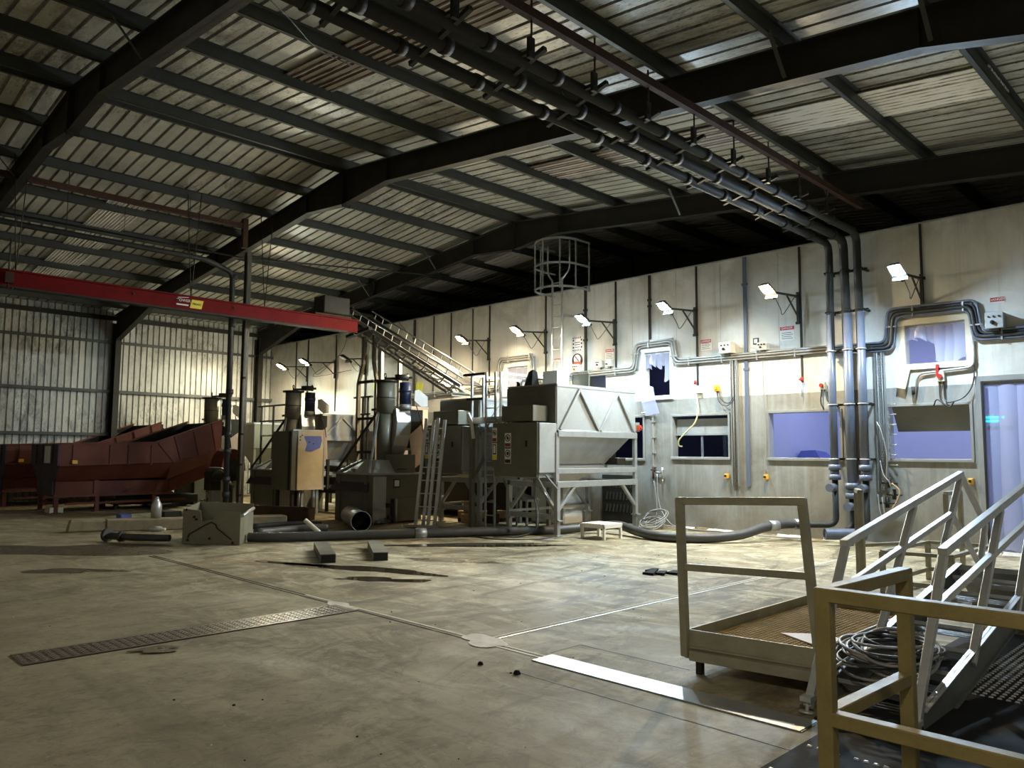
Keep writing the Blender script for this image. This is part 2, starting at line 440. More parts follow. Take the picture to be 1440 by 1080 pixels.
# dirty translucent rooflight sheets, finer corrugation, lapped under the roof sheet
def rooflight(xa, xb, ya, yb, mat):
    p = []; y = ya; k = 0
    while y < yb: p.append((y, (.0, .024)[k % 2])); y += .038; k += 1
    o = roof_slope('rooflight_panel', xa, xb, p, mat, -.045, .012)
rooflight(-7.3, -10.95, 5.62, 6.5, M['light_brown'])
rooflight(-5.9, -7.3, 5.62, 6.5, M['light_brown'])
rooflight(-7.45, -10.9, 11.05, 12.1, M['light_brown'])
rooflight(-2.45, -5.9, 11.05, 12.15, M['light_pale'])
rooflight(-5.9, -7.45, 11.05, 12.1, M['light_brown'])
rooflight(-18.4, -26.5, 5.62, 6.5, M['light_pale'])
rooflight(-15.7, -20.4, 15.9, 16.9, M['light_pale'])

# purlins: galvanised Z sections in lengths between the frames
FR = [-1.5, 3.6, 8.88, 14.0, 19.15]
def purlin(x, ya, yb):
    s = 1 if x > XR else -1
    z = ztop(x); m = MB()
    m.box(x-.003, x+.003, ya, yb, z+.0, z+.185)
    m.box(x-.065, x+.003, ya, yb, z, z+.006); m.box(x-.003, x+.065, ya, yb, z+.18, z+.186)
    m.box(x-.065, x-.059, ya, yb, z, z+.025)
    S(m.build('roof_purlin_beam', M['purlin']))
PX = [XR + k*1.64 + (.12 if k == 0 else 0) for k in range(0, 10)] + [XR - k*1.64 - (.12 if k == 0 else 0) for k in range(0, 9)]
for x in PX:
    if x > XE: continue
    purlin(x, Y0, FR[1]); purlin(x, FR[1], FR[2]); purlin(x, FR[2], FR[3]); purlin(x, FR[3], YG)

# portal frames: two tapered rafters with apex and eaves haunches, two columns
def ibeam_run(m, stations, y, w=.17, web=.012, fl=.016):
    """stations: (x, z of top, depth)"""
    for (xa, za, da), (xb, zb, db) in zip(stations, stations[1:]):
        for y0, y1, t0a, t1a, t0b, t1b in ((y-w/2, y+w/2, 0, fl, 0, fl), (y-w/2, y+w/2, da-fl, da, db-fl, db), (y-web/2, y+web/2, 0, da, 0, db)):
            m.loft([(xa,y0,za-t1a),(xa,y1,za-t1a),(xa,y1,za-t0a),(xa,y0,za-t0a)], [(xb,y0,zb-t1b),(xb,y1,zb-t1b),(xb,y1,zb-t0b),(xb,y0,zb-t0b)])
for y in FR:
    for side in (0, 1):
        m = MB()
        if side == 0: st = [(XR, ztop(XR), .74), (XR-1.5, ztop(XR-1.5), .46), (XL+3.2, ztop(XL+3.2), .46), (XL+.1, ztop(XL), .95)]
        else: st = [(XR, ztop(XR), .74), (XR+1.5, ztop(XR+1.5), .46), (-2.6, ztop(-2.6), .46), (XE-.1, ztop(XE), .95)]
        ibeam_run(m, st, y)
        # end plate at the apex, stiffeners
        m.box(XR-.012 if side else XR-.02, XR+.02 if side else XR+.012, y-.1, y+.1, ztop(XR)-.8, ztop(XR)+.02)
        for q in ((-24.86, -15.5, -20.2) if side == 0 else (-12.4, -7.5, -2.6)):
            m.box(q-.006, q+.006, y-.08, y+.08, ztop(q)-.45, ztop(q)-.01)
        S(m.build('roof_rafter_beam', M['steel_dark']))
        xc = XL+.2 if side == 0 else XE-.2
        m = MB(); m.box(xc-.2, xc-.184, y-.09, y+.09, 0, ztop(xc)-.3); m.box(xc+.184, xc+.2, y-.09, y+.09, 0, ztop(xc)-.3); m.box(xc-.19, xc+.19, y-.006, y+.006, 0, ztop(xc)-.3)
        m.box(xc-.25, xc+.25, y-.15, y+.15, 0, .025); m.box(xc-.2, xc+.2, y-.09, y+.09, 5.28, 5.3)
        S(m.build('wall_column', M['steel_dark']))
# diagonal fly braces from purlin to rafter foot
for y, xs in ((8.88, (-4.11, -2.47, -7.39)), (14.0, (-2.47, -5.75, -8.9, -20.4, -17.1)), (3.6, (-10.6, -17.2))):
    for x in xs:
        m = MB(); m.bar((x, y-.5, ztop(x)+.05), (x, y-.09, ztop(x)-.42), .05, .008); S(m.build('roof_brace_beam', M['purlin']))

# side walls of ribbed sheet with girts
def side_wall(name, x, sgn, ya, yb, zt):
    p = rib_profile(ya, yb, .195, .03, .03, .012); m = MB(); n = len(p)
    vs = [(x-sgn*h, y, 0) for y, h in p] + [(x-sgn*h, y, zt) for y, h in p]
    vs += [(x-sgn*(h+.02), y, 0) for y, h in p] + [(x-sgn*(h+.02), y, zt) for y, h in p]
    m.add(vs, [(i, i+1, n+i+1, n+i) for i in range(n-1)] + [(2*n+i, 3*n+i, 3*n+i+1, 2*n+i+1) for i in range(n-1)])
    return S(m.build(name, M['side'], recalc=False))
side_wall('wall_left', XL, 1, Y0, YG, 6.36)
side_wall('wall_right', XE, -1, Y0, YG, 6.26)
for x, s in ((XL+.08, 1), (XE-.08, -1)):
    for z in (2.14, 3.58, 5.24):
        for ya, yb in zip([Y0]+FR[1:], FR[1:]+[YG]):
            m = MB(); m.box(x-.07, x+.07, ya+.1, yb-.1, z-.004, z+.004); m.box(x+s*.066, x+s*.074, ya+.1, yb-.1, z-.05, z+.05)
            S(m.build('wall_girt_beam', M['purlin']))
    m = MB(); m.box(x-.06, x+.06, Y0, YG, 6.0, 6.14); S(m.build('wall_eaves_beam', M['steel_dark']))
# gable behind the white wall and wall behind the photographer
for nm, y, y2, mt in (('wall_back_gable', YG, YG+.1, M['navy']), ('wall_front_gable', Y0-.1, Y0, M['side'])):
    m = MB(); m.prism([(XL-.2, y, 0), (XE+.2, y, 0), (XE+.2, y, zroof(XE)), (XR, y, zroof(XR)), (XL-.2, y, zroof(XL))], (0, y2-y, 0)); S(m.build(nm, mt))

# the white insulated wall with its openings; grey cladding to 2.8 m
WT = .16
def wall_grid(m, xs, zs, holes, mi_of, y0, y1):
    for xa, xb in zip(xs, xs[1:]):
        for za, zb in zip(zs, zs[1:]):
            cx, cz = (xa+xb)/2, (za+zb)/2
            if any(h[0] < cx < h[1] and h[2] < cz < h[3] for h in holes): continue
            m.box(xa, xb, y0, y1, za, zb, mi_of(cx, cz))
HO = {'door': (-3.58, -1.1, 0, 2.83), 'w0': (-11.9, -10.42, 1.49, 2.43), 'w1': (-9.62, -8.27, 1.53, 2.42), 'w2': (-7.36, -5.95, 1.53, 2.42), 'w3': (-5.06, -3.77, 1.53, 2.46),
      'uA': (-10.36, -9.68, 2.9, 3.9), 'uB': (-4.74, -3.78, 3.2, 3.9), 'uC': (-14.86, -14.08, 2.9, 3.9), 'w4': (-19.0, -17.6, 1.5, 2.4)}
holes = list(HO.values())
xs = sorted({XL+.02, XE-.02} | {h[0] for h in holes} | {h[1] for h in holes}); zs = sorted({0, 2.8, 2.83, 5.7} | {h[2] for h in holes} | {h[3] for h in holes})
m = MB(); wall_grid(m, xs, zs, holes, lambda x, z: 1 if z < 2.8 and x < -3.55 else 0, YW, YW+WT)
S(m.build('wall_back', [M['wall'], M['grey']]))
# capping and panel joints (each a strip)
m = MB(); m.box(XL, XE, YW-.01, YW+WT+.02, 5.7, 5.73); S(m.build('wall_back_trim', M['galv']))
n_tr = 0
def joint(x, z0, z1, w, mat='steel_dark', d=.035):
    global n_tr; n_tr += 1
    m = MB(); m.box(x-w/2, x+w/2, YW-d, YW, z0, z1)
    if w >= .045:
        for z in (z1-.6, (z0+z1)/2): m.box(x-w*.8, x+w*.8, YW-d-.012, YW, z, z+.05)
    S(m.build('trim_%d' % n_tr, M[mat]))
for x, z0, w, *mt in ((-11.17, 3.62, .035), (-10.2, 4.2, .055), (-8.97, 3.0, .035), (-7.82, .95, .075, 'pvc'), (-6.64, 3.0, .035), (-4.42, 4.25, .035), (-12.1, 3.0, .07),
                 (-13.43, 3.2, .03), (-15.55, 3.0, .03), (-16.25, 3.3, .02), (-17.2, 3.3, .02), (-18.0, 3.3, .02), (-18.94, 2.8, .08), (-20.82, 3.0, .04), (-21.56, 2.8, .05), (-23.37, 3.0, .035), (-25.25, 2.8, .04), (-26.1, 2.8, .03)):
    joint(x, z0, 5.69, w, *mt)
for x in (-9.5, -10.7, -8.4, -7.1, -6.0, -12.9, -14.5): joint(x, 2.8, 5.69, .008, 'galv', .003)

# cold rooms behind the wall: a lit one with lilac light, a dark one
def room(x0, x1, y1, z1, mat, tagn):
    for nm, b in ((tagn+'_wall_back', (x0, x1, y1, y1+.08, 0, z1)), (tagn+'_wall_left', (x0-.08, x0, YW+WT, y1, 0, z1)), (tagn+'_wall_right', (x1, x1+.08, YW+WT, y1, 0, z1)), (tagn+'_ceiling', (x0-.08, x1+.08, YW+WT, y1+.08, z1, z1+.08))):
        m = MB(); m.box(*b); S(m.build(nm, mat))
room(-7.9, XE-.1, 19.0, 4.6, M['room'], 'lit_room')
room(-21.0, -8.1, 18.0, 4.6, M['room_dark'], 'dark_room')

# window frames (a frame with a sill lip per opening)
def wframe(n, h, w, d, mat, sill=True):
    x0, x1, z0, z1 = h; m = MB()
    m.box(x0-w, x1+w, YW-d, YW, z1, z1+w); m.box(x0-w, x0, YW-d, YW, z0, z1); m.box(x1, x1+w, YW-d, YW, z0, z1)
    m.box(x0-w, x1+w, YW-d-(.02 if sill else 0), YW+.02, z0-w, z0)
    for (a, b, c, e) in ((x0, x0+.006, z0, z1), (x1-.006, x1, z0, z1), (x0, x1, z1-.006, z1), (x0, x1, z0, z0+.006)): m.box(a, b, YW, YW+WT+.02, c, e)
    o = S(m.build('window_%d' % n, M[mat], bevel=.004)); return o
for i, (k, w, mat) in enumerate((('w1', .05, 'stainless'), ('w2', .05, 'galv'), ('w3', .045, 'stainless'), ('w0', .05, 'stainless'), ('uA', .09, 'white'), ('uB', .1, 'cream'), ('uC', .09, 'white'), ('w4', .05, 'stainless'))):
    wframe(i+1, HO[k], w, .025, mat)
# doorway frame
x0, x1, z0, z1 = HO['door']
m = MB(); m.box(x0-.09, x0, YW-.03, YW+.02, 0, z1+.09); m.box(x0, x1, YW-.03, YW+.02, z1, z1+.09); m.box(x1, x1+.09, YW-.03, YW+.02, 0, z1+.09); m.box(x0-.004, x0+.03, YW-.05, YW-.03, .0, z1, 1)
S(m.build('door_1', [M['stainless'], M['steel_dark']], bevel=.004))
# debris and filler along the foot of the wall
m = MB(); x = -9.9
while x < -1.2:
    w = random.uniform(.12, .4); d = random.uniform(.04, .16); h = random.uniform(.01, .05)
    m.loft([(x, YW-d, 0), (x+w, YW-d*.8, 0), (x+w, YW, 0), (x, YW, 0)], [(x+.03, YW-d*.4, h), (x+w-.03, YW-d*.3, h*.8), (x+w, YW, h), (x, YW, h*1.2)], random.choice((0, 0, 1)))
    x += w*random.uniform(.7, 1.2)
tag(m.build('debris', [M['dirt'], M['chalk']]), 'crusted white and brown debris along the foot of the grey wall', 'debris', kind='stuff')
# floor joints: paired steel edge strips, filler patches
def strip(n, a, b, w, mat, h=.004):
    m = MB(); m.bar((a[0], a[1], h/2), (b[0], b[1], h/2), w, h); S(m.build('floor_trim_strip', M[mat]))
for dy in (-.03, .03):
    strip('a', (-12.4, 4.6+dy), (-7.9, 4.6+dy), .02, 'steel_dark'); strip('a', (-7.9, 4.6+dy), (-7.35, 4.6+dy), .03, 'chalk' if dy > 0 else 'steel_dark'); strip('a', (-6.9, 4.6+dy), (-5.15, 4.6+dy), .03, 'chalk' if dy > 0 else 'steel_dark'); strip('a', (-4.75, 4.6+dy), (-4.25, 4.6+dy), .03, 'chalk')
for dx in (-.03, .03): strip('b', (-4.96+dx, 4.75), (-4.96+dx, 13.4), .026, 'chalk' if dx < 0 else 'galv')
strip('s', (-4.3, 5.12), (-3.25, 5.12), .012, 'steel_dark', .002); strip('s', (-4.3, 4.75), (-4.3, 5.12), .012, 'steel_dark', .002); strip('s', (-4.1, 4.16), (-1.9, 4.16), .012, 'steel_dark', .002)
strip('c', (-12.8, 7.9), (-9.8, 10.9), .05, 'chalk', .003)
def blob(cx, cy, rx, ry, rot, seed, n=36, irr=.3):
    rnd = random.Random(seed); ph = [rnd.uniform(0, 6.28) for _ in range(5)]; out = []
    for i in range(n):
        w = 2*PI*i/n; k = 1 + irr*sum(math.sin((j+2)*w + ph[j])/(j+1.5) for j in range(5))
        x, y = rx*k*math.cos(w), ry*k*math.sin(w)
        out.append((cx + x*math.cos(rot) - y*math.sin(rot), cy + x*math.sin(rot) + y*math.cos(rot)))
    return out
def decal(name, pts, mat, z=.003, **kw):
    m = MB(); m.prism([(x, y, z-.002) for x, y in pts], (0, 0, .002)); o = m.build(name, M[mat]); return o
for i, (cx, cy, rx, ry) in enumerate(((-4.95, 4.62, .24, .16), (-7.1, 4.58, .24, .1))):
    S(decal('floor_patch_surface', blob(cx, cy, rx, ry, 0, 40+i, irr=.25), 'chalk', .006))
# ------------------------------------------------------------------ wall lamps
LC = {'cool': (.66, .86, 1.0, 1), 'blue': (.58, .78, 1.0, 1), 'warm': (1.0, .82, .54, 1), 'orange': (1.0, .82, .54, 1), 'green': (.90, 1.0, .82, 1)}
LAMP_W = {}
lamp_specs = [
 (-4.42, 13.40, 'blue', 1.15, 'floodlight throwing blue-white glare over the small strip-curtained hatch'),
 (-6.67, 13.35, 'orange', 1.0, 'amber floodlight on a bracket beside the three tall pipes'),
 (-8.99, 13.43, 'cool', 1.0, 'cool white floodlight on bracket between torn window and amber lamp'),
 (-11.18, 13.42, 'cool', 1.0, 'cool white floodlight just beside the caged wall ladder'),
 (-13.41, 13.54, 'warm', .9, 'warm floodlight on bracket on the far side of the caged ladder'),
 (-15.55, 13.60, 'warm', .9, 'warm floodlight over the foot of the inclined lattice conveyor'),
 (-21.56, 13.80, None, 0, 'unlit floodlight with dark housing beyond the inclined lattice conveyor'),
 (-23.37, 13.40, 'green', 1.0, 'greenish white floodlight, second from the corrugated side wall'),
 (-25.23, 13.56, 'orange', .9, 'yellowish floodlight nearest the corrugated side wall')]
POWER = 2500.0
def lamp(x, yh, col, k, label):
    t = thing('wall_floodlight', (x, YW, 4.2), label, 'lamp', 'bracket floodlights along the white wall')
    m = MB(); m.box(x-.025, x+.025, YW-.085, YW-.035, 4.15, 4.78); m.box(x-.06, x+.06, YW-.06, YW-.03, 4.15, 4.2); m.box(x-.06, x+.06, YW-.06, YW-.03, 4.68, 4.73)
    m.build('mounting_post', M['steel_dark'], t)
    m = MB(); m.bar((x, YW-.06, 4.7), (x, yh+.15, 4.62), .04, .035); m.bar((x, YW-.06, 4.28), (x, YW-.55, 4.66), .025); m.build('bracket_arm', M['steel_dark'], t)
    # shallow tapered head, tipped away from the wall, glass underneath
    tilt = math.radians(24); c = V((x, yh-.05, 4.63)); ay = V((0, -math.cos(tilt), math.sin(tilt))); az = V((0, math.sin(tilt), math.cos(tilt)))
    def P(a, b, h): return c + V((a, 0, 0)) + ay*b + az*h
    m = MB()
    m.loft([P(-.12,-.2,0), P(.12,-.2,0), P(.1,.16,0), P(-.1,.16,0)], [P(-.07,-.16,.09), P(.07,-.16,.09), P(.06,.08,.1), P(-.06,.08,.1)])
    m.bar(P(0,-.2,.05), P(0,-.34,.03), .06)
    m.loft([P(-.12,-.2,-.06), P(.12,-.2,-.06), P(.12,-.19,-.06), P(-.12,-.19,-.06)], [P(-.12,-.2,0), P(.12,-.2,0), P(.12,-.19,0), P(-.12,-.19,0)])
    hd = m.build('lamp_head', M['steel_dark'], t)
    m = MB(); n = 18
    m.loft([P(.08*math.cos(2*PI*i/n), .1*math.sin(2*PI*i/n), -.022) for i in range(n)], [P(.09*math.cos(2*PI*i/n), .12*math.sin(2*PI*i/n), 0) for i in range(n)])
    if col:
        key = (col, k)
        if key not in LAMP_W: LAMP_W[key] = glow('lamp_glass_'+col, LC[col], POWER*k)
        m.build('lamp_glass', LAMP_W[key], hd)
    else: m.build('lamp_glass', M['white'], hd)
    m = MB(); m.tube(smoothline([P(.03,-.3,-.0), P(.06,-.5,-.12), P(.02,-.7,-.1), V((x+.01, YW-.2, 4.68)), V((x+.02, YW-.06, 4.75))]), .008, 6); m.build('supply_cable', M['cable_dark'], t)
    return t
for sp in lamp_specs: lamp(*sp)

# ------------------------------------------------------------------ cable runs along the wall
def cable_run(pts, label, n=3, y=YW-.05, mats=('galv', 'cable', 'cable'), r=.022, tray=True):
    t = thing('cable_run', (pts[0][0], YW, pts[0][1]), label, 'cable run')
    if tray:
        m = MB()
        for (xa, za), (xb, zb) in zip(pts, pts[1:]):
            m.bar((xa, YW-.02, za), (xb, YW-.02, zb), .04, .16 if abs(xa-xb) > abs(za-zb) else .16, up=(0, 0, 1) if abs(xa-xb) > abs(za-zb) else (1, 0, 0))
        m.build('tray', M['galv'], t)
    for k in range(n):
        o = (k-(n-1)/2)*.05
        path = []
        for i, (x, z) in enumerate(pts):
            a = pts[max(i-1, 0)]; b = pts[min(i+1, len(pts)-1)]
            d1 = V((x-a[0], z-a[1], 0)); d2 = V((b[0]-x, b[1]-z, 0))
            d1 = d1.normalized() if d1.length else d2.normalized(); d2 = d2.normalized() if d2.length else d1
            nrm = V((-d1.y, d1.x, 0)) + V((-d2.y, d2.x, 0)); nrm = nrm/max(nrm.length_squared/2, .5)
            path.append((x+nrm.x*o, y-.01-(.02 if k % 2 else 0), z+nrm.y*o))
        m = MB(); m.tube(rounded(path, .13), r*(1.15 if k == 1 else .9), 7); m.build('cable', M[mats[(k+1) % len(mats)]], t)
    for (xa, za), (xb, zb) in zip(pts, pts[1:]):
        ln = math.hypot(xb-xa, zb-za); q = .35
        while q < ln:
            x = xa+(xb-xa)*q/ln; z = za+(zb-za)*q/ln
            m = MB()
            if abs(xa-xb) > abs(za-zb): m.box(x-.012, x+.012, YW-.1, YW-.02, z-.1, z+.085)
            else: m.box(x-.1, x+.1, YW-.1, YW-.02, z-.012, z+.012)
            m.build('clip', M['galv'], t); q += .8
    return t
cable_run([(-19.8, 3.3), (-15.15, 3.38), (-15.1, 4.12), (-13.9, 4.12), (-13.85, 3.5), (-12.3, 3.53)], 'beige cable tray stepping over the window behind the machines')
cable_run([(-12.3, 3.53), (-10.62, 3.54), (-10.55, 4.08), (-9.58, 4.1), (-9.5, 3.62), (-6.05, 3.6)], 'cable tray arching over the torn strip window')
cable_run([(-6.05, 3.57), (-4.99, 3.55), (-4.93, 4.15), (-3.64, 4.13), (-3.58, 3.6), (1.1, 3.55)], 'cable tray arching over the hatch by the strip-curtain doorway', 4, mats=('cable_dark', 'pvc', 'cable_dark'), r=.026)
t = thing('conduit_pipe', (-4.4, YW, 2.6), 'bent conduit with red valve under the hatch by the doorway', 'conduit')
m = MB(); m.tube(rounded([(-3.66, YW-.05, 3.55), (-3.66, YW-.05, 3.08), (-4.55, YW-.05, 3.02), (-4.62, YW-.05, 2.52)], .12), .022, 8); m.build('conduit', M['galv'], t)
m = MB(); m.box(-4.24, -4.2, YW-.1, YW, 2.96, 3.16); m.build('valve_lever', M['redk'], t)
m = MB(); m.cyl((-4.62, YW-.05, 2.66), (-4.62, YW-.05, 2.8), .035); m.build('coupling', M['steel_dark'], t)

# vertical perforated trays
def perf_tray(x, z0, z1, w, label, mat='galv', y=YW-.03):
    t = thing('vertical_cable_tray', (x, YW, z0), label, 'cable tray')
    m = MB(); m.box(x-w/2, x-w/2+.012, y-.06, y+.02, z0, z1); m.box(x+w/2-.012, x+w/2, y-.06, y+.02, z0, z1)
    z = z0+.02; k = 0
    while z < z1-.03:
        m.box(x-w/2, x+w/2, y, y+.006, z, z+.022)
        for q in range(3):
            xx = x-w/2+.012+(w-.024)*(q+.5+(.25 if k % 2 else -.25))/3
            m.box(xx-.008, xx+.008, y, y+.006, z+.022, z+.05)
        z += .05; k += 1
    m.build('tray', M[mat], t)
    m = MB()
    for q in (-.25, .2): m.tube([(x+q*w, y-.03, z0-.1), (x+q*w+.006, y-.03, (z0+z1)/2), (x+q*w, y-.03, z1+.05)], .011, 6)
    m.build('cable', M['cable'], t)
    return t
perf_tray(-8.08, .95, 3.55, .15, 'perforated vertical cable tray beside the dark letterbox window')
perf_tray(-5.18, .95, 3.45, .17, 'perforated vertical cable tray with hoses, beside the three tall pipes')
perf_tray(-5.72, 1.2, 3.6, .1, 'tan perforated cable tray between the tall grey pipes', 'wood')

# ------------------------------------------------------------------ signs, boxes and switches
def danger(x, z, w, h, label, words=True):
    t = thing('warning_sign', (x, YW, z), label, 'sign')
    m = MB(); m.box(x-w/2, x+w/2, YW-.008, YW, z, z+h); m.build('sign_panel', M['sign_w'], t)
    m = MB(); m.box(x-w/2+.005, x+w/2-.005, YW-.012, YW-.008, z+h-.075, z+h-.005); hh = m.build('sign_header', M['sign_r'], t)
    text_obj('header_lettering', 'DANGER', .058, (x, YW-.0135, z+h-.041), (1,0,0), (0,0,1), M['sign_w'], hh)
    if words:
        m = MB()
        for q in range(4): m.box(x-w*.4, x+w*(.4-.12*(q % 2)), YW-.01, YW-.008, z+.03+q*.038, z+.04+q*.038)
        m.build('text_lines', M['cable_dark'], t)
    return t
danger(-8.76, 3.82, .26, .24, 'red-headed danger notice beside the cream box over the cable tray')
danger(-6.93, 3.86, .3, .28, 'red-headed danger notice below the amber floodlight')
danger(-11.37, 3.83, .26, .26, 'red-headed danger notice above the big grey hopper')
danger(-12.98, 3.74, .3, .26, 'red-headed danger notice behind the rungs of the wall ladder')
danger(-3.29, 4.12, .22, .1, 'narrow dark red danger strip above the isolator by the doorway', False)
for x, z, lab in ((-20.95, 3.6, 'fluorescent yellow notice on wall beyond the lattice conveyor'), (-18.7, 3.35, 'fluorescent yellow notice under the lattice conveyor')):
    t = thing('yellow_sign', (x, YW, z), lab, 'sign')
    m = MB(); m.prism([(x-.16, YW-.012, z+.02), (x+.14, YW-.012, z), (x+.2, YW-.012, z+.36), (x-.14, YW-.012, z+.4)], (0, .01, 0)); m.build('sign_panel', M['hivis'], t)
# hazard-bordered panel and prohibition sign beside the caged ladder
t = thing('hazard_sign', (-12.38, YW, 4.1), 'black and white chequer-bordered notice beside the caged ladder', 'sign')
m = MB(); m.box(-12.52, -12.22, YW-.01, YW, 4.13, 4.48); m.build('sign_panel', M['sign_w'], t)
m = MB()
for q in range(5):
    m.box(-12.52+q*.06, -12.49+q*.06, YW-.013, YW-.01, 4.44, 4.48); m.box(-12.52+q*.06, -12.49+q*.06, YW-.013, YW-.01, 4.13, 4.17)
for q in range(3): m.box(-12.52, -12.48, YW-.013, YW-.01, 4.2+q*.09, 4.245+q*.09); m.box(-12.26, -12.22, YW-.013, YW-.01, 4.2+q*.09, 4.245+q*.09)
for q in range(3): m.box(-12.45, -12.29, YW-.013, YW-.01, 4.22+q*.06, 4.235+q*.06)
m.build('sign_border', M['ink'], t)
t = thing('prohibition_sign', (-12.38, YW, 3.72), 'round red and black prohibition sign beside the caged ladder', 'sign')
m = MB(); m.cyl((-12.38, YW-.012, 3.9), (-12.38, YW, 3.9), .17, n=28); m.build('sign_disc', M['ink'], t)
m = MB(); m.cyl((-12.38, YW-.016, 3.93), (-12.38, YW-.012, 3.93), .11, n=24); m.build('symbol_disc', M['sign_w'], t)
m = MB(); m.box(-12.5, -12.26, YW-.018, YW-.012, 3.77, 3.86); m.bar((-12.44, YW-.019, 4.0), (-12.32, YW-.019, 3.87), .03, .005, up=(0,1,0)); m.build('red_band', M['orange'], t)

def box_unit(name, x, z, w, h, d, label, cat, mat='cream', knobs=3, kmat='ink'):
    t = thing(name, (x, YW, z), label, cat)
    m = MB(); m.box(x-w/2, x+w/2, YW-d, YW, z, z+h); m.box(x-w/2-.006, x+w/2+.006, YW-d-.012, YW-d+.02, z-.006, z+h+.006); en = m.build('enclosure', M[mat], t, bevel=.006)
    for q in range(knobs):
        m = MB(); xx = x-w*.3+q*w*.3; m.cyl((xx, YW-d-.03, z+h*.72), (xx, YW-d-.01, z+h*.72), .016, n=10); m.build('push_button', M['ink'], en)
    m = MB(); m.cyl((x-.02, YW-d-.05, z+h*.35), (x-.02, YW-d-.01, z+h*.35), min(w, h)*.13, n=12); m.box(x-.028, x-.012, YW-d-.065, YW-d-.05, z+h*.25, z+h*.45); m.build('switch_knob', M[kmat], en)
    m = MB(); m.cyl((x+w*.2, YW-d*.5, z-.06), (x+w*.2, YW-d*.5, z), .016, n=8); m.build('cable_gland', M['ink'], t)
    return t
box_unit('isolator_box', -8.2, 3.7, .26, .22, .2, 'cream control box with three buttons on the cable tray', 'control box')
box_unit('isolator_box', -7.42, 3.7, .2, .15, .12, 'small cream control box beside the outlet plate', 'control box')
box_unit('isolator_box', -3.3, 3.68, .25, .26, .22, 'grey isolator on the wall above the strip-curtain doorway', 'control box', 'machine')
box_unit('isolator_box', -11.62, 3.66, .17, .16, .12, 'pale control box with dark base, nearer the ladder of two above hopper', 'control box', knobs=2)
box_unit('isolator_box', -11.33, 3.66, .14, .16, .12, 'pale control box with dark base below the danger notice over the hopper', 'control box', knobs=0)
box_unit('isolator_box', -12.35, 3.6, .2, .18, .12, 'green-grey control box below the prohibition sign', 'control box', knobs=3, kmat='orange')
t = thing('outlet_plate', (-7.6, YW, 3.86), 'small framed plate on wall beside the dark pipe', 'plate')
m = MB(); m.box(-7.66, -7.54, YW-.02, YW, 3.84, 3.97); m.build('plate', M['cable_dark'], t); m = MB(); m.box(-7.635, -7.565, YW-.024, YW-.02, 3.865, 3.945); m.build('insert', M['white'], t)
def switch(x, z, mat, kmat, label, s=.09, tail=None, tmat='cable_dark'):
    t = thing('wall_switch', (x, YW, z), label, 'switch')
    m = MB(); m.box(x-s/2, x+s/2, YW-.09, YW, z, z+s*1.3); en = m.build('enclosure', M[mat], t, bevel=.006)
    m = MB(); m.cyl((x, YW-.12, z+s*.7), (x, YW-.09, z+s*.7), s*.32, n=12); m.build('knob', M[kmat], en)
    if tail:
        for tl in tail:
            m = MB(); m.tube(smoothline([(a, YW-.04-.05*b2, c) for a, b2, c in tl]), .012, 6); m.build('cable', M[tmat], t)
    return t
switch(-8.5, 2.92, 'yellow', 'yellow', 'yellow switch box with looping cables over the letterbox window', .1, [[(-8.5, 0, 2.92), (-8.42, 1, 2.7), (-8.25, 1.4, 2.6), (-8.1, .6, 2.72), (-8.06, 0, 2.9)], [(-8.46, 0, 2.92), (-8.35, 1, 2.72), (-8.2, 1, 2.66), (-8.1, .5, 2.78)]])
switch(-6.24, 2.83, 'cream', 'redk', 'grey switch with red knob above the first lilac window', .12, [[(-6.26, 0, 2.83), (-6.27, .6, 2.6), (-6.22, .4, 2.45)], [(-6.2, 0, 2.83), (-6.12, 1, 2.6), (-5.98, .3, 2.5)]])
switch(-4.18, 2.86, 'cream', 'redk', 'grey switch with red knob under the strip-curtained hatch', .13, [[(-4.2, 0, 2.86), (-4.2, .4, 2.6), (-4.14, .8, 2.47)], [(-4.14, 0, 2.86), (-4.12, .4, 2.55), (-4.0, 2, 2.5), (-3.8, 1, 2.6), (-3.68, .3, 2.85), (-3.66, 0, 3.3)], [(-4.3, .8, 2.45), (-4.22, 2, 2.55), (-4.05, 2.2, 2.42), (-3.98, 1, 2.5)]])
switch(-8.3, 1.1, 'yellow', 'ink', 'small yellow switch below the letterbox window', .07)
switch(-7.43, 1.1, 'yellow', 'ink', 'small yellow switch below the edge of the first lilac window', .07, [[(-7.43, 0, 1.2), (-7.43, 0, 2.0), (-7.45, 0, 3.5)]], 'cable')
switch(-3.79, 1.12, 'yellow', 'ink', 'small yellow switch beside the strip-curtain doorway', .075)
t = thing('wall_socket', (-8.97, YW, 2.9), 'white wall socket with red coupling and trailing pale yellow hose', 'socket')
m = MB(); m.box(-9.0, -8.86, YW-.09, YW, 2.9, 3.06); m.build('socket_box', M['white'], t, bevel=.005)
m = MB(); m.cyl((-9.02, YW-.05, 3.1), (-9.02, YW-.05, 3.18), .028, n=10); m.build('coupling', M['redk'], t)
m = MB(); m.tube(smoothline([(-8.98, YW-.06, 2.9), (-8.93, YW-.1, 2.68), (-8.9, YW-.13, 2.5), (-8.98, YW-.16, 2.25), (-9.2, YW-.17, 2.05), (-9.36, YW-.17, 1.9), (-9.4, YW-.12, 1.78), (-9.33, YW-.1, 1.76)]), .016, 7); m.build('hose', M['cable_y'], t)
t = thing('hanging_valve', (-6.64, YW, 2.75), 'red valve hanging on the drop pipe under the amber floodlight', 'valve')
m = MB(); m.tube([(-6.64, YW-.06, 3.0), (-6.64, YW-.06, 2.72)], .012, 6); m.build('drop_pipe', M['galv'], t)
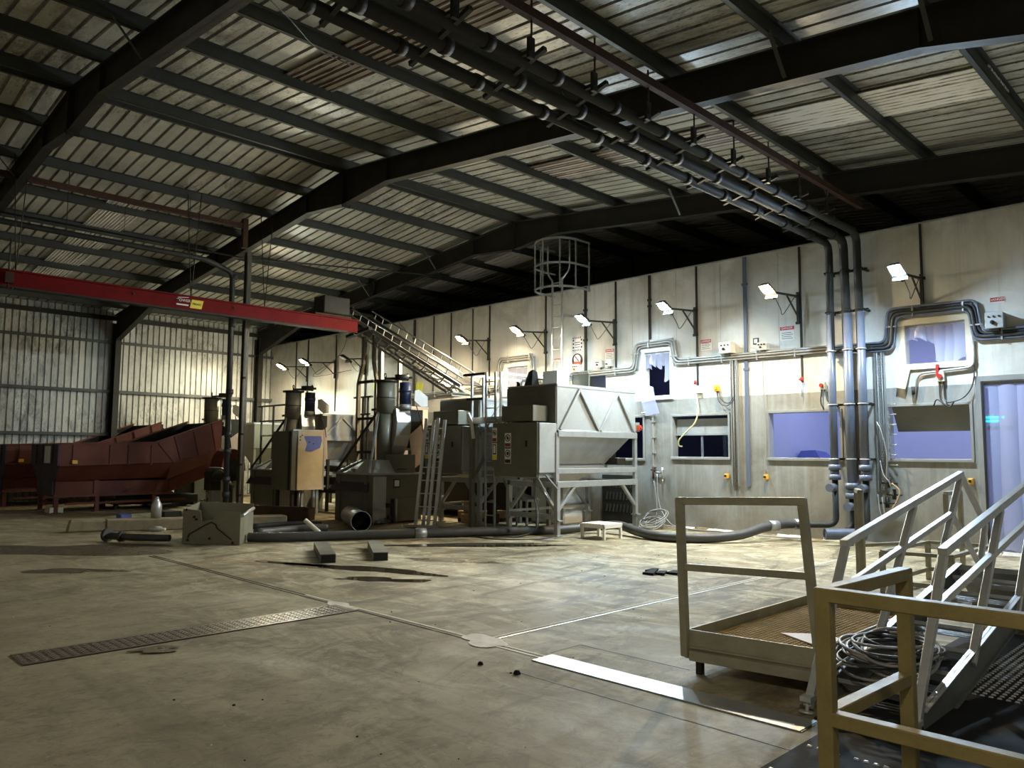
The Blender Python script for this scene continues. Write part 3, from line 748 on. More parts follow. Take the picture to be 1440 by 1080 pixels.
m = MB(); m.cyl((-6.64, YW-.06, 3.02), (-6.64, YW-.06, 3.1), .024, n=10); m.box(-6.68, -6.6, YW-.1, YW-.06, 3.04, 3.07); m.build('valve_body', M['redk'], t)
t = thing('emergency_switch', (-10.2, 13.9, 2.05), 'orange-red switch box on the wall-side corner of the grey hopper', 'switch')
m = MB(); m.box(-10.1, -10.02, 13.93, 14.02, 2.1, 2.22); m.build('enclosure', M['orange'], t, bevel=.005)
m = MB(); m.cyl((-10.02, 13.975, 2.16), (-9.99, 13.975, 2.16), .03, n=10); m.build('knob', M['sign_r'], t)
m = MB(); m.box(-10.12, -10.1, 13.9, 14.05, 2.08, 2.28); m.build('bracket', M['galv'], t)

# water tap station and hoses beside the hopper
t = thing('tap_station', (-9.9, YW, .95), 'wall pipe with brass taps and a hanging hose beside the hopper', 'pipework')
m = MB(); m.tube(rounded([(-10.42, YW-.06, 2.52), (-10.12, YW-.06, 2.52), (-10.12, YW-.06, 1.2), (-9.86, YW-.06, 1.17)], .08), .02, 8); m.build('pipe', M['galv'], t)
for z in (2.3, 1.95, 1.6, 1.3):
    m = MB(); m.box(-10.16, -10.08, YW-.09, YW, z, z+.03); m.build('pipe_clip', M['galv'], t)
for x in (-10.1, -9.86):
    m = MB(); m.cyl((x, YW-.08, 1.05), (x, YW-.08, 1.3), .026, n=10); m.box(x-.06, x+.06, YW-.1, YW-.06, 1.22, 1.25); m.cyl((x, YW-.08, .93), (x, YW-.08, 1.05), .016, n=8); m.build('tap', M['rust' if x < -10 else 'stainless'], t)
m = MB(); m.tube(smoothline([(-10.0, YW-.08, 1.15), (-9.98, YW-.1, .7), (-9.86, YW-.14, .35), (-9.6, YW-.2, .1), (-9.35, YW-.3, .03), (-9.15, YW-.42, .02)]), .014, 7); m.build('hose', M['cable'], t)
m = MB(); m.tube(smoothline([(-10.08, YW-.1, 1.0), (-9.98, YW-.14, .55), (-9.95, YW-.2, .15), (-9.9, YW-.3, .03), (-9.6, YW-.45, .02)]), .012, 7); m.build('hose', M['stainless'], t)

# hooked-up plastic flap in the torn window; strips still hanging
def strips(name, x0, x1, z0, z1, n, y, label, cat, mats=('strip',), gap=0, cut=None, amp=.03):
    t = thing(name, ((x0+x1)/2, y, z0), label, cat)
    w = (x1-x0)/n
    for k in range(n):
        a, b = x0+k*w-.02, x0+(k+1)*w+.02-gap; m = MB(); vs = []; zc = cut[k] if cut else z0
        if zc is None: continue
        rows = 6; cols = 4; yy = y-(k % 2)*.012
        for r in range(rows+1):
            for c in range(cols+1):
                f = c/cols; z = z1+(zc-z1)*r/rows + (0 if r < rows else .05*math.sin(3*f+k))
                vs.append((a+(b-a)*f+.01*math.sin(r+k), yy-.02*math.sin(PI*f)-amp*(r/rows)**2*math.sin(k*1.7), z))
        fs = [(r*(cols+1)+c, r*(cols+1)+c+1, (r+1)*(cols+1)+c+1, (r+1)*(cols+1)+c) for r in range(rows) for c in range(cols)]
        m.add(vs, fs, 0, True); n2 = len(vs)
        m.add([V(p)+V((0,.004,0)) for p in vs], [f[::-1] for f in fs], 0, True)
        m.build('plastic_strip', M[mats[k % len(mats)]], t)
    m = MB(); m.box(x0, x1, y-.02, y+.03, z1-.03, z1+.02); m.build('hanging_rail', M['galv'], t)
    return t
strips('strip_curtain', -3.56, -1.12, .04, 2.8, 11, YW+.05, 'full height lilac-lit plastic strip curtain in the doorway', 'curtain', amp=.015)
strips('strip_curtain', -10.34, -9.7, 2.92, 3.88, 5, YW+.04, 'torn plastic strips in the upper window beside the hopper', 'curtain', cut=[3.5, 3.58, 3.55, 3.62, 3.25])
strips('strip_curtain', -4.72, -3.8, 3.22, 3.88, 6, YW+.04, 'half torn plastic strips in the hatch next to the doorway', 'curtain', cut=[3.6, 3.62, 3.58, 3.24, 3.22, 3.22])
strips('strip_curtain', -14.84, -14.1, 2.92, 3.88, 5, YW+.04, 'plastic strips in the window behind the access platform', 'curtain', cut=[3.1, 3.1, 3.5, 3.3, 3.2])
t = thing('plastic_flap', (-10.2, YW-.1, 2.35), 'torn clear plastic flap hanging from the upper window beside the hopper', 'plastic sheet')
m = MB(); m.loft([(-10.4, YW-.05, 3.2), (-10.1, YW-.06, 3.1), (-10.1, YW-.052, 3.1), (-10.4, YW-.04, 3.2)], [(-10.36, YW-.14, 2.75), (-9.98, YW-.16, 2.8), (-9.98, YW-.15, 2.8), (-10.36, YW-.13, 2.75)])
m.loft([(-10.36, YW-.14, 2.75), (-9.98, YW-.16, 2.8), (-9.98, YW-.15, 2.8), (-10.36, YW-.13, 2.75)], [(-10.28, YW-.1, 2.45), (-9.9, YW-.12, 2.5), (-9.9, YW-.11, 2.5), (-10.28, YW-.09, 2.45)])
m.build('flap', M['strip'], t)
t = thing('loose_corner_flap', (-4.9, YW-.08, 2.75), 'yellowed plastic flap sagging off the corner of the doorway hatch', 'plastic sheet')
m = MB(); m.prism([(-4.82, YW-.06, 3.24), (-4.66, YW-.06, 3.12), (-4.74, YW-.11, 2.76), (-4.9, YW-.1, 2.8)], (0, .012, 0)); m.build('flap', M['cream'], t)
# window 1: folded-back shutter and a mullion; window 3: hinged metal flap
t = thing('hatch_shutter', (-8.95, YW+.1, 2.0), 'grey shutter panel lowered halfway inside the letterbox window', 'shutter')
m = MB(); m.box(-9.6, -8.28, YW+.11, YW+.14, 2.03, 2.36); m.build('shutter_panel', M['machine'], t, bevel=.004); m = MB(); m.box(-9.62, -8.26, YW+.09, YW+.15, 2.0, 2.03); m.build('bottom_rail', M['galv'], t)
t = thing('hatch_mullion', (-8.96, YW+.12, 1.53), 'slim upright bar in the dark letterbox window', 'post'); m = MB(); m.box(-8.99, -8.95, YW+.11, YW+.15, 1.53, 2.03); m.build('bar', M['pvc'], t)
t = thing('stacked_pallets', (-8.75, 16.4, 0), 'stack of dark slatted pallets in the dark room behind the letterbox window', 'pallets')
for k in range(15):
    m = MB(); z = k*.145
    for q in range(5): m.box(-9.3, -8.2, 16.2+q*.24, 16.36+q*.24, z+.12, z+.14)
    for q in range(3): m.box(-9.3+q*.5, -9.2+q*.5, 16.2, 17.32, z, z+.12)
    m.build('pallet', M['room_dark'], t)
t = thing('hatch_flap', (-4.4, YW+.3, 2.0), 'brown hinged metal flap inside the lilac hatch next to the doorway', 'flap')
m = MB(); m.prism([(-5.02, YW+.03, 2.45), (-3.8, YW+.03, 2.45), (-3.8, YW+.3, 2.02), (-5.02, YW+.3, 2.02)], (0, .03, .02)); m.build('flap_panel', M['olive'], t)
# blue crate and sheeting seen through the first lilac window
t = thing('covered_crate', (-7.3, 17.4, 0), 'blue sheeted crate seen through the first lilac window', 'crate')
m = MB(); m.box(-7.82, -7.35, 16.9, 17.6, .0, 1.55); m.build('crate', M['blue'], t, bevel=.03); m = MB(); m.loft([(-7.86, 16.86, 1.5), (-7.3, 16.86, 1.5), (-7.3, 17.64, 1.5), (-7.86, 17.64, 1.5)], [(-7.78, 16.95, 1.68), (-7.45, 16.95, 1.7), (-7.45, 17.5, 1.66), (-7.78, 17.5, 1.7)]); m.build('sheeting', M['blue_film'], t)
t = thing('exit_light', (-3.66, 18.9, 3.1), 'glowing cyan sign inside the room behind the strip curtain', 'sign')
m = MB(); m.box(-4.66, -4.06, 18.92, 18.97, 2.22, 2.5); m.build('case', M['white'], t)
m = MB(); m.box(-4.58, -4.34, 18.9, 18.92, 2.39, 2.43); m.box(-4.58, -4.34, 18.9, 18.92, 2.31, 2.35); m.box(-4.28, -4.24, 18.9, 18.92, 2.39, 2.43); m.build('lit_lettering', glow('cyan_light', (.0, .75, 1, 1), 4), t)

# ------------------------------------------------------------------ three tall pipes: along the roof, down the wall
pipes = ((-5.93, 5.56, .068, -5.95), (-5.66, 5.6, .078, -5.64), (-5.42, 5.68, .07, -5.4))
for i, (x, z, r, xd) in enumerate(pipes):
    yd = 14.34
    t = thing('overhead_pipe', (xd, yd, .9), ('slimmer grey pipe beside the first lilac window, of three coming down from the roof', 'middle grey pipe of the three coming down the wall from the roof', 'grey pipe beside the perforated tray, of three coming down from the roof')[i], 'pipe', 'three roof pipes dropping down the wall')
    zb = (1.38, 1.05, 1.38)[i]
    m = MB(); m.tube(rounded([(x, Y0+.1, z), (x, yd, z), (xd, yd, 3.0)], .22, 8), r, 14); m.build('overhead_run', M['pipe_dark'], t)
    m = MB(); m.tube([(xd, yd, 4.2), (xd, yd, zb)], r*1.04, 14); m.build('drop', M['pvc'], t)
    y = 2.3+i*.35
    while y < 14.0:
        m = MB(); m.cyl((x, y-.05, z), (x, y+.05, z), r+.014, n=14); y += 1.02
        m.build('pipe_collar', M['steel_dark'], t)
    # butterfly valve stack and foot
    m = MB(); m.cyl((xd, yd, zb-.06), (xd, yd, zb+.04), r*1.55, n=16); m.cyl((xd, yd, zb-.24), (xd, yd, zb-.14), r*1.55, n=16); m.cyl((xd, yd, zb-.14), (xd, yd, zb-.06), r*1.15, n=12); m.build('valve_flange', M['pvc'], t)
    m = MB(); m.cyl((xd, yd-.05, zb-.38), (xd, yd-.26, zb-.38), .075, n=14); m.build('actuator', M['pvc'], t)
    m = MB(); m.tube(rounded([(xd, yd, zb-.24), (xd, yd, .32), ((xd-.6) if i == 0 else (xd-.1), yd-.1 if i else yd-.35, .3 if i == 0 else .22)], .16), r*.8, 12); m.build('lower_bend', M['pipe_dark'], t)
# clamps tying the pipes to the wall
for k, z in enumerate((5.0, 4.25, 3.52, 2.52, 1.52)):
    t = thing('pipe_clamp', (-5.66, 14.4, z), ('top', 'second', 'middle', 'fourth', 'lowest')[k]+' steel clamp bar across the three tall pipes', 'clamp', 'clamps on the tall pipes')
    m = MB(); m.bar((-6.05, 14.43, z), (-5.28, 14.43, z), .04); m.box(-6.0, -5.96, 14.43, YW, z-.02, z+.02); m.box(-5.36, -5.32, 14.43, YW, z-.02, z+.02); m.build('clamp_bar', M['steel_dark'], t)
    for (x, _, r, xd) in pipes:
        m = MB(); m.tube([(xd+(r+.012)*math.cos(w*PI/8), 14.34+(r+.012)*math.sin(w*PI/8), z) for w in range(16)], .012, 6, closed=True); m.build('pipe_ring', M['stainless' if z < 4 else 'steel_dark'], t)
t = thing('valve_cluster', (-5.1, 14.45, .6), 'tangle of small valves and thin hoses beside the tall pipes', 'valves')
for k, (x, z) in enumerate(((-5.05, 1.1), (-4.98, .9), (-5.1, .75))):
    m = MB(); m.cyl((x, 14.5, z-.08), (x, 14.5, z+.1), .035, n=10); m.cyl((x-.12, 14.48, z), (x+.14, 14.48, z), .014, n=8); m.build('valve', M['steel_dark'], t)
for k, p in enumerate((((-5.2, 14.5, 1.5), (-5.12, 14.42, 1.25), (-5.02, 14.4, 1.12), (-4.98, 14.45, .9)), ((-5.0, 14.46, 1.1), (-4.86, 14.4, .98), (-4.9, 14.36, .78), (-5.08, 14.36, .5)), ((-5.24, 14.5, 2.2), (-5.14, 14.45, 2.0), (-5.06, 14.44, 1.6), (-5.1, 14.46, 1.1)), ((-5.25, 14.48, .9), (-5.18, 14.36, .6), (-5.1, 14.36, .45), (-5.16, 14.42, .85)))):
    m = MB(); m.tube(smoothline(p), .016 if k == 1 else .012, 6); m.build('thin_hose', M[('cable', 'wood', 'stainless', 'cable')[k]], t)
for k in range(7):
    m = MB(); m.cyl((-5.06, 14.58, 2.5-k*.18), (-4.9, 14.5, 2.5-k*.18), .01, n=6); m.build('stub', M['stainless'], t)

# open pipe ends by the tall pipes
t = thing('pipe_stub', (-5.75, 14.0, 0), 'open ended pipe stub on the floor under the tall pipes', 'pipe')
m = MB(); m.cyl((-5.9, 13.72, .2), (-5.38, 14.2, .2), .1, n=16, caps=False); m.cyl((-5.9, 13.72, .2), (-5.38, 14.2, .2), .085, n=16, caps=False); m.cyl((-5.88, 13.74, .2), (-5.87, 13.75, .2), .085, n=16); m.build('pipe', M['pvc'], t)
m = MB(); m.box(-5.62, -5.54, 13.9, 14.05, 0, .12); m.build('chock', M['wood'], t)

# rusty rail and rods that carry the pipes under the roof
t = thing('pipe_support_rail', (-5.2, 6, 6.0), 'long rusty rail with hanging rods above the three roof pipes', 'rail')
m = MB(); m.box(-5.24, -5.16, Y0+.1, 14.0, 6.0, 6.1); m.build('rail', M['rust'], t)
for k in range(11):
    y = 2.4 + k*1.02
    m = MB(); m.cyl((-5.22, y, 5.66), (-5.22, y, 6.22), .011, n=6); m.build('hanger_rod', M['rust'], t)
    b = MB(); b.box(-5.36, -5.2, y-.02, y+.02, 5.66, 5.7); b.box(-5.25, -5.21, y-.04, y+.04, 5.6, 5.82); b.bar((-6.05, y+.12, 5.5), (-5.14, y+.12, 5.72), .05); b.build('pipe_bracket', M['steel_dark'], t)

# ------------------------------------------------------------------ far bay: rusty rail, hung pipe, dropping pipe, post
t = thing('hung_pipe', (-17.5, 6, 5.9), 'dark pipe hung from the roof, bending down beside the tan steel post', 'pipe')
m = MB(); m.tube(rounded([(-17.5, Y0+.2, 6.1), (-17.5, 7.4, 6.03), (-17.62, 8.12, 5.85), (-17.62, 8.16, .12)], .16), .062, 12); m.build('pipe', M['pipe_dark'], t)
for z in (5.75, 4.6, 3.0, 2.0, 1.6, .95, .6): 
    m = MB(); m.cyl((-17.62, 8.16, z-.06), (-17.62, 8.16, z+.06), .085, n=12); m.build('pipe_collar', M['pipe_dark'], t)
for y in (3.0, 4.5, 7.0):
    m = MB(); m.cyl((-17.5, y, 6.05), (-17.5, y, 7.38), .008, n=5); m.build('hanger_rod', M['steel_dark'], t)
t = thing('roof_rail', (-17.45, 6, 6.9), 'rusty steel rail hung below the purlins over the red beam', 'rail')
m = MB(); m.box(-17.5, -17.4, Y0+.2, 8.3, 6.93, 7.04); m.build('rail', M['rust'], t)
m = MB(); m.box(-17.5, -17.38, 8.24, 8.36, 6.45, 7.16); m.build('end_plate', M['rust'], t)
t = thing('steel_post', (-18.45, 8.9, 0), 'tan steel post from the floor to the rafter behind the tipped chute', 'post')
m = MB(); m.box(-18.53, -18.52, 8.84, 8.96, 0, 6.66); m.box(-18.38, -18.37, 8.84, 8.96, 0, 6.66); m.box(-18.53, -18.37, 8.895, 8.905, 0, 6.66); m.build('post', M['tan_steel'], t)
m = MB(); m.box(-18.62, -18.28, 8.75, 9.05, 0, .02); m.build('base_plate', M['steel_dark'], t)
m = MB(); m.tube([(-18.32, 8.84, .4), (-18.3, 8.84, 2.5), (-18.32, 8.84, 6.5)], .018, 6); m.build('conduit', M['cable'], t)
for z in (.5, 1.25, 2.0, 3.4): 
    m = MB(); m.box(-18.4, -18.27, 8.8, 8.86, z, z+.05); m.build('conduit_clip', M['rust'], t)
# thin roof cables and wires
for i, (p, lab) in enumerate((([(-7.6, 3.0, 6.9), (-8.4, 4.4, 6.95), (-9.0, 5.2, 7.05), (-9.2, 5.9, 7.12)], 'slack black cable below the roof sheets near the brown rooflight'), ([(-19.5, 14.4, 5.68), (-18.9, 14.4, 5.2), (-18.2, 14.45, 4.75), (-20.1, 14.5, 4.62)], 'loose wire looping on the white wall under the lattice conveyor top'), ([(-22.4, 14.5, 5.65), (-23.0, 14.5, 4.9), (-24.6, 14.45, 4.3), (-22.2, 14.5, 4.35)], 'slack wire between the two lamps nearest the corrugated wall'), ([(-17.1, 11.2, 4.68), (-18.9, 12.9, 4.75), (-21.5, 14.55, 4.72)], 'wire drooping from the red beam end to the unlit lamp'))):
    m = MB(); m.tube(smoothline(p), .009, 5); tag(m.build('loose_cable', M['cable_dark']), lab, 'cable')
t = thing('light_pipe_run', (-19, 10, 6.5), 'thin pale pipe running under the purlins past the hoist box', 'pipe')
m = MB(); m.tube([(-19.0, 3.4, 6.62), (-18.9, 9, 6.6), (-17.2, 14.2, 6.72)], .022, 6); m.build('pipe', M['pipe_dark'], t)
for y in (6, 9.4, 12): 
    m = MB(); m.cyl((-18.7, y, 6.6), (-18.7, y, 7.2), .006, n=5); m.build('hanger_rod', M['steel_dark'], t)

# ------------------------------------------------------------------ red crane beam
t = thing('lifting_girder', (-17.0, 7.3, 4.66), 'long red lifting beam hung across the far bay', 'beam')
a, b = V((-17.0, 3.3, 4.69)), V((-17.0, 11.25, 4.69)); dirv = (b-a).normalized(); nv = V((dirv.y, -dirv.x, 0))
def bp(s, n, z): return a + dirv*s + nv*n + V((0, 0, z))
Lb = (b-a).length
m = MB()
for n0, n1, z0, z1 in ((-.012, .012, 0, .31), (-.08, .08, .29, .32)): m.loft([bp(0,n0,z0), bp(0,n1,z0), bp(0,n1,z1), bp(0,n0,z1)], [bp(Lb,n0,z0), bp(Lb,n1,z0), bp(Lb,n1,z1), bp(Lb,n0,z1)])
m.build('web', M['red'], t)
m = MB(); m.loft([bp(0,-.1,-.03), bp(0,.1,-.03), bp(0,.1,0), bp(0,-.1,0)], [bp(Lb-.35,-.1,-.03), bp(Lb-.35,.1,-.03), bp(Lb-.35,.1,0), bp(Lb-.35,-.1,0)]); m.build('bottom_flange', M['steel_dark'], t)
for s in (.25, 3.6, 5.35):
    p = bp(s, 0, .31)
    m = MB(); m.tube([p, (p.x+.12, p.y+.1, ztop(p.x)+.05)], .01, 5); m.tube([p, (p.x-.15, p.y-.1, ztop(p.x)+.05)], .01, 5); m.build('hanger', M['steel_dark'], t)
for s in (2.4, 3.3, 4.6): 
    m = MB(); p = bp(s, .012, .2); m.cyl(p, p+nv*.02, .03, n=10); m.build('bolt', M['rust'], t)
# maker's plate: white lettering and a yellow panel
p = bp(3.44, .016, .16)
text_obj('plate_lettering', 'TOWER', .085, p+V((0,0,.045)), dirv, (0,0,1), M['sign_w'], t)
m = MB(); m.bar(p+dirv*-.15+V((0,0,-.05)), p+dirv*.11+V((0,0,-.05)), .004, .03); m.bar(p+dirv*-.12+V((0,0,.1)), p+dirv*.11+V((0,0,.125)), .004, .012); m.build('plate_line', M['sign_w'], t)
m = MB(); c1 = [bp(3.58, .016, .06), bp(3.84, .016, .06), bp(3.88, .016, .25), bp(3.62, .016, .25)]; m.prism(c1, nv*.006); yp = m.build('yellow_plate', M['sign_y'], t)
text_obj('plate_lettering', 'PELAG', .065, bp(3.73, .026, .155), dirv, (0,0,1), M['ink'], yp)
t = thing('hoist_box', (-17.0, 10.6, 5.0), 'dark hoist carriage box on top of the red beam end', 'hoist')
m = MB(); m.box(-17.25, -16.75, 10.1, 10.85, 5.06, 5.5); m.build('housing', M['steel_dark'], t, bevel=.02); m = MB(); m.box(-17.1, -16.9, 9.95, 11.0, 5.015, 5.06); m.build('carriage', M['rust'], t)
t = thing('chain_block', (-16.95, 3.4, 4.6), 'hoist chain and hook block at the free end of the red beam', 'hoist')
m = MB(); m.tube([(-16.9, 3.42, 5.6), (-16.9, 3.42, 4.95)], .012, 6); m.build('chain', M['steel_dark'], t); m = MB(); m.box(-16.96, -16.84, 3.36, 3.5, 4.74, 4.95); m.tube([(-16.9, 3.42, 4.74), (-16.9, 3.42, 4.66), (-16.9, 3.47, 4.6), (-16.9, 3.5, 4.66)], .012, 6); m.build('hook_block', M['rust'], t)

# ------------------------------------------------------------------ caged wall ladder
t = thing('caged_ladder', (-12.6, 14.2, 1.0), 'grey caged wall ladder with safety hoops above the white wall', 'ladder')
yl = 14.2
for x in (-12.82, -12.5):
    m = MB(); m.bar((x, yl, 2.6), (x, yl, 5.9), .05, .03); m.tube(smoothline([(x, yl, 5.9), (x+(-.12 if x < -12.6 else .12), yl+.02, 6.02), (x+(-.2 if x < -12.6 else .2), yl+.05, 6.2), (x+(-.2 if x < -12.6 else .2), yl+.05, 6.85)]), .022, 7); m.build('stile', M['galv'], t)
z = 2.75
while z < 5.85:
    m = MB(); m.cyl((-12.82, yl, z), (-12.5, yl, z), .014, n=7); m.build('rung', M['galv'], t); z += .28
def hoop(z, flat=False):
    pts = [(-11.97, yl+.45, z), (-11.97, yl-.1, z)] + [(-12.55+.58*math.cos(w), yl-.1-.55*math.sin(w), z) for w in [PI*k/10 for k in range(1, 10)]] + [(-13.13, yl-.1, z), (-13.13, yl+.45, z)]
    m = MB()
    for a, b in zip(pts, pts[1:]): m.bar(a, b, .012, .05)
    m.build('cage_hoop', M['galv'], t)
for z in (5.6, 6.18, 6.78): hoop(z)
for x, y in ((-11.97, yl-.1), (-13.13, yl-.1), (-12.14, yl-.49), (-12.96, yl-.49), (-12.55, yl-.65), (-11.97, yl+.4)):
    m = MB(); m.bar((x, y, 5.55), (x, y, 6.8), .04, .012); m.build('cage_strap', M['galv'], t)
for z in (3.4, 5.0): 
    m = MB(); m.box(-12.84, -12.8, yl, YW, z, z+.04); m.box(-12.52, -12.48, yl, YW, z, z+.04); m.build('wall_stay', M['galv'], t)
# ------------------------------------------------------------------ machine signs
def pict_sign(t, x, y, z, w, h, kind):
    """pictogram plate on a -Y face: prohibition ring over a red band, or head-protection disc over a dark band"""
    m = MB(); m.box(x-w/2, x+w/2, y-.006, y, z, z+h); t = m.build('sign_plate', M['sign_w'], t)
    cz = z+h*.64; R = w*.38
    m = MB()
    m.tube([(x+R*math.cos(a*PI/10), y-.009, cz+R*math.sin(a*PI/10)) for a in range(20)], w*.05, 6, closed=True)
    if kind == 'no':
        m.bar((x-R*.7, y-.009, cz+R*.7), (x+R*.7, y-.009, cz-R*.7), .006, w*.08, up=(0, 1, 0)); m.build('sign_ring', M['ink'], t)
        m = MB(); m.box(x-w*.1, x+w*.06, y-.01, y-.006, cz-R*.55, cz+R*.5); m.box(x-w*.2, x+w*.2, y-.01, y-.006, cz-R*.2, cz+R*.15); m.build('sign_symbol', M['ink'], t)
        m = MB(); m.box(x-w*.44, x+w*.44, y-.009, y-.006, z+h*.03, z+h*.26); m.build('sign_band', M['sign_dr'], t)
    elif kind == 'ear':
        m.build('sign_ring', M['ink'], t)
        m = MB(); m.cyl((x, y-.009, cz), (x, y-.006, cz), R*.55, n=14); m.build('sign_symbol', M['cable_dark'], t)
        m = MB(); m.box(x-w*.44, x+w*.44, y-.009, y-.006, z+h*.04, z+h*.26); m.box(x-w*.44, x+w*.44, y-.009, y-.006, z+h*.94, z+h*.99); m.build('sign_band', M['ink'], t)
    else:
        m = MB(); m.box(x-w*.36, x+w*.36, y-.009, y-.006, z+h*.32, z+h*.94); m.build('sign_border', M['ink'], t)
        m = MB(); m.box(x-w*.22, x+w*.22, y-.011, y-.009, z+h*.4, z+h*.88); m.build('sign_symbol', M['sign_w'], t)
        m = MB(); m.box(x-w*.48, x+w*.48, y-.009, y-.006, z+h*.01, z+h*.27); m.build('sign_band', M['sign_y'], t)

# ------------------------------------------------------------------ discharge hopper machine: body on a braced stand, door cabinet at one end
def hopper(x1, label, full=True, dy=0, ztop_=2.94, dark='olive'):
    """x1: the +X face; body 1.37 wide, 2.57 long in Y"""
    x0 = x1-1.37; ya, yb = 11.32+dy, 13.9+dy; yd = 10.79+dy
    t = thing('grading_hopper', (x1-.6, 12.2+dy, 0), label, 'machine')
    mt = M['machine']; dk = M[dark]
    m = MB(); m.box(x0, x1, ya, yb, 2.0, ztop_); m.build('upper_bin', [mt], t, bevel=.01)
    m = MB(); m.box(x0+.03, x1-.03, ya+.03, yb-.03, ztop_, ztop_+.012); m.box(x0, x1, ya-.01, ya+.01, ztop_, ztop_+.03); m.box(x1-.02, x1+.01, ya, yb, ztop_-.03, ztop_+.03); m.box(x0, x1, yb-.02, yb+.01, ztop_, ztop_+.03); m.build('top_rim', M['galv'], t)
    # dark sheet end of the bin, with a lower box on it
    m = MB(); m.box(x0, x1-.02, ya-.02, ya, 2.18, ztop_-.01); m.build('end_sheet', dk, t)
    m = MB(); m.box(x0+.3, x1-.2, yd+.06, ya-.02, 2.22, 2.53); m.build('box_cover', dk, t, bevel=.008)
    # W stiffeners on the long side
    m = MB(); zz = (2.06, ztop_-.06)
    for (a, b) in (((ya+.06, zz[0]), (11.98+dy, zz[1])), ((11.98+dy, zz[1]), (12.6+dy, zz[0])), ((12.64+dy, zz[0]), (13.24+dy, zz[1])), ((13.24+dy, zz[1]), (13.82+dy, zz[0]))):
        m.bar((x1+.028, a[0], a[1]), (x1+.028, b[0], b[1]), .055, .05, up=(1, 0, 0))
    m.build('stiffener', M['galv'], t, bevel=.004)
    m = MB(); m.box(x1-.03, x1+.05, ya, yb, 1.92, 2.04); m.box(x1-.02, x1+.035, ya, yb, 1.98, 2.06); m.build('side_beam', M['galv'], t, bevel=.006)
    # sloping hopper below, screw trough, second rail
    m = MB(); m.loft([(x0+.02, ya+.02, 2.0), (x1-.04, ya+.02, 2.0), (x1-.04, yb-.06, 2.0), (x0+.02, yb-.06, 2.0)], [(x0+.3, ya+.02, 1.38), (x1-.5, ya+.02, 1.38), (x1-.5, yb-.45, 1.38), (x0+.3, yb-.45, 1.38)]); m.build('hopper_cone', M['stainless'], t)
    m = MB(); m.tube([(x1-.42, ya+.05, 1.55), (x1-.42, yb-.55, 1.55), (x1-.35, yb-.42, 1.66), (x1-.32, yb-.2, 1.72)], .035, 8); m.build('conveyor_rail', M['galv'], t)
    m = MB(); m.cyl((x1-.6, yb-.6, 1.5), (x1-.6, yb-.12, 1.6), .15, n=16); m.box(x1-.6, x1-.2, yb-.4, yb-.1, 1.36, 1.5); m.build('drive_end', M['steel_dark'], t)
    m = MB(); m.loft([(x0+.2, ya+.1, 1.2), (x1-.25, ya+.1, 1.2), (x1-.25, yb-1.2, 1.2), (x0+.2, yb-1.2, 1.2)], [(x0+.4, ya+.4, 1.0), (x1-.35, ya+.4, 1.0), (x1-.35, yb-1.7, 1.0), (x0+.4, yb-1.7, 1.0)]); m.box(x0+.3, x1-.55, ya+.1, yb-.3, 1.2, 1.38); m.build('screw_trough', M['machine'], t)
    # posts, beams and braces
    m = MB()
    for y in (ya, yb-.02): m.bar((x1-.01, y, 1.0), (x1-.01, y, 2.0), .07, .09)
    m.box(x1-.06, x1+.03, ya, yb, 1.2, 1.3); m.box(x0, x0+.06, ya, yb, 1.2, 1.3); m.box(x0, x1, ya, ya+.06, 1.2, 1.3)
    m.build('body_frame', M['galv'], t, bevel=.004)
    m = MB(); m.box(x1-.06, x1+.04, ya-.02, yb+.02, .93, 1.05); m.box(x0, x0+.08, ya, yb, .93, 1.05); m.box(x0, x1, ya, ya+.08, .93, 1.03); m.box(x0, x1, yb-.08, yb, .93, 1.03); m.build('stand_beam', M['galv'], t, bevel=.004)
    for (x, y) in ((x1-.01, ya+.02), (x1-.01, yb-.02), (x0+.04, ya+.02), (x0+.04, yb-.02)):
        m = MB(); m.bar((x, y, .0), (x, y, .95), .09); m.box(x-.09, x+.09, y-.09, y+.09, 0, .02); m.box(x-.07, x+.1, y-.06, y+.06, .28, .31); m.build('leg', M['galv'], t)
    for (p, q) in (((x1-.01, ya+.05, .5), (x1-.01, ya+.55, .96)), ((x1-.01, yb-.05, .5), (x1-.01, yb-.5, .96)), ((x0+.04, ya+.05, .45), (x0+.5, ya+.05, .96)), ((x1-.05, ya+.05, .45), (x1-.5, ya+.05, .96)), ((x0+.04, yb-.6, .96), (x0+.04, yb-.05, .4))):
        m = MB(); m.bar(p, q, .07, .06); m.build('brace', M['galv'], t, bevel=.004)
    m = MB()
    m.bar((x0+.04, ya+.03, .36), (x1, ya+.03, .36), .06, .1); m.bar((x0+.04, ya+.05, .42), (x0+.04, yb-.05, .42), .05)
    m.build('tie_bar', M['galv'], t)
    # door cabinet
    m = MB(); m.box(x0+.1, x1, yd+.03, ya, 1.22, 2.18); m.box(x0+.14, x1-.08, yd+.1, ya, 1.12, 1.22); m.build('cabinet', [mt], t, bevel=.01)
    m = MB(); m.box(x0+.1, x1-.03, yd, yd+.028, 1.3, 2.19); cd = m.build('cabinet_door', dk, t, bevel=.008)
    m = MB(); m.box(x0+.14, x1-.06, yd+.02, yd+.05, 1.14, 1.3); m.build('plinth', dk, t)
    m = MB(); m.box(x1-.335, x1-.29, yd-.02, yd, 1.72, 1.84); m.build('door_latch', M['ink'], cd)
    pict_sign(t, x1-.82, yd, 1.72, .17, .27, 'no'); pict_sign(t, x1-.82, yd, 1.39, .17, .31, 'ear')
    pict_sign(t, x1-1.2, yd, 1.82, .13, .28, 'no'); pict_sign(t, x1-1.2, yd, 1.46, .13, .33, 'note')
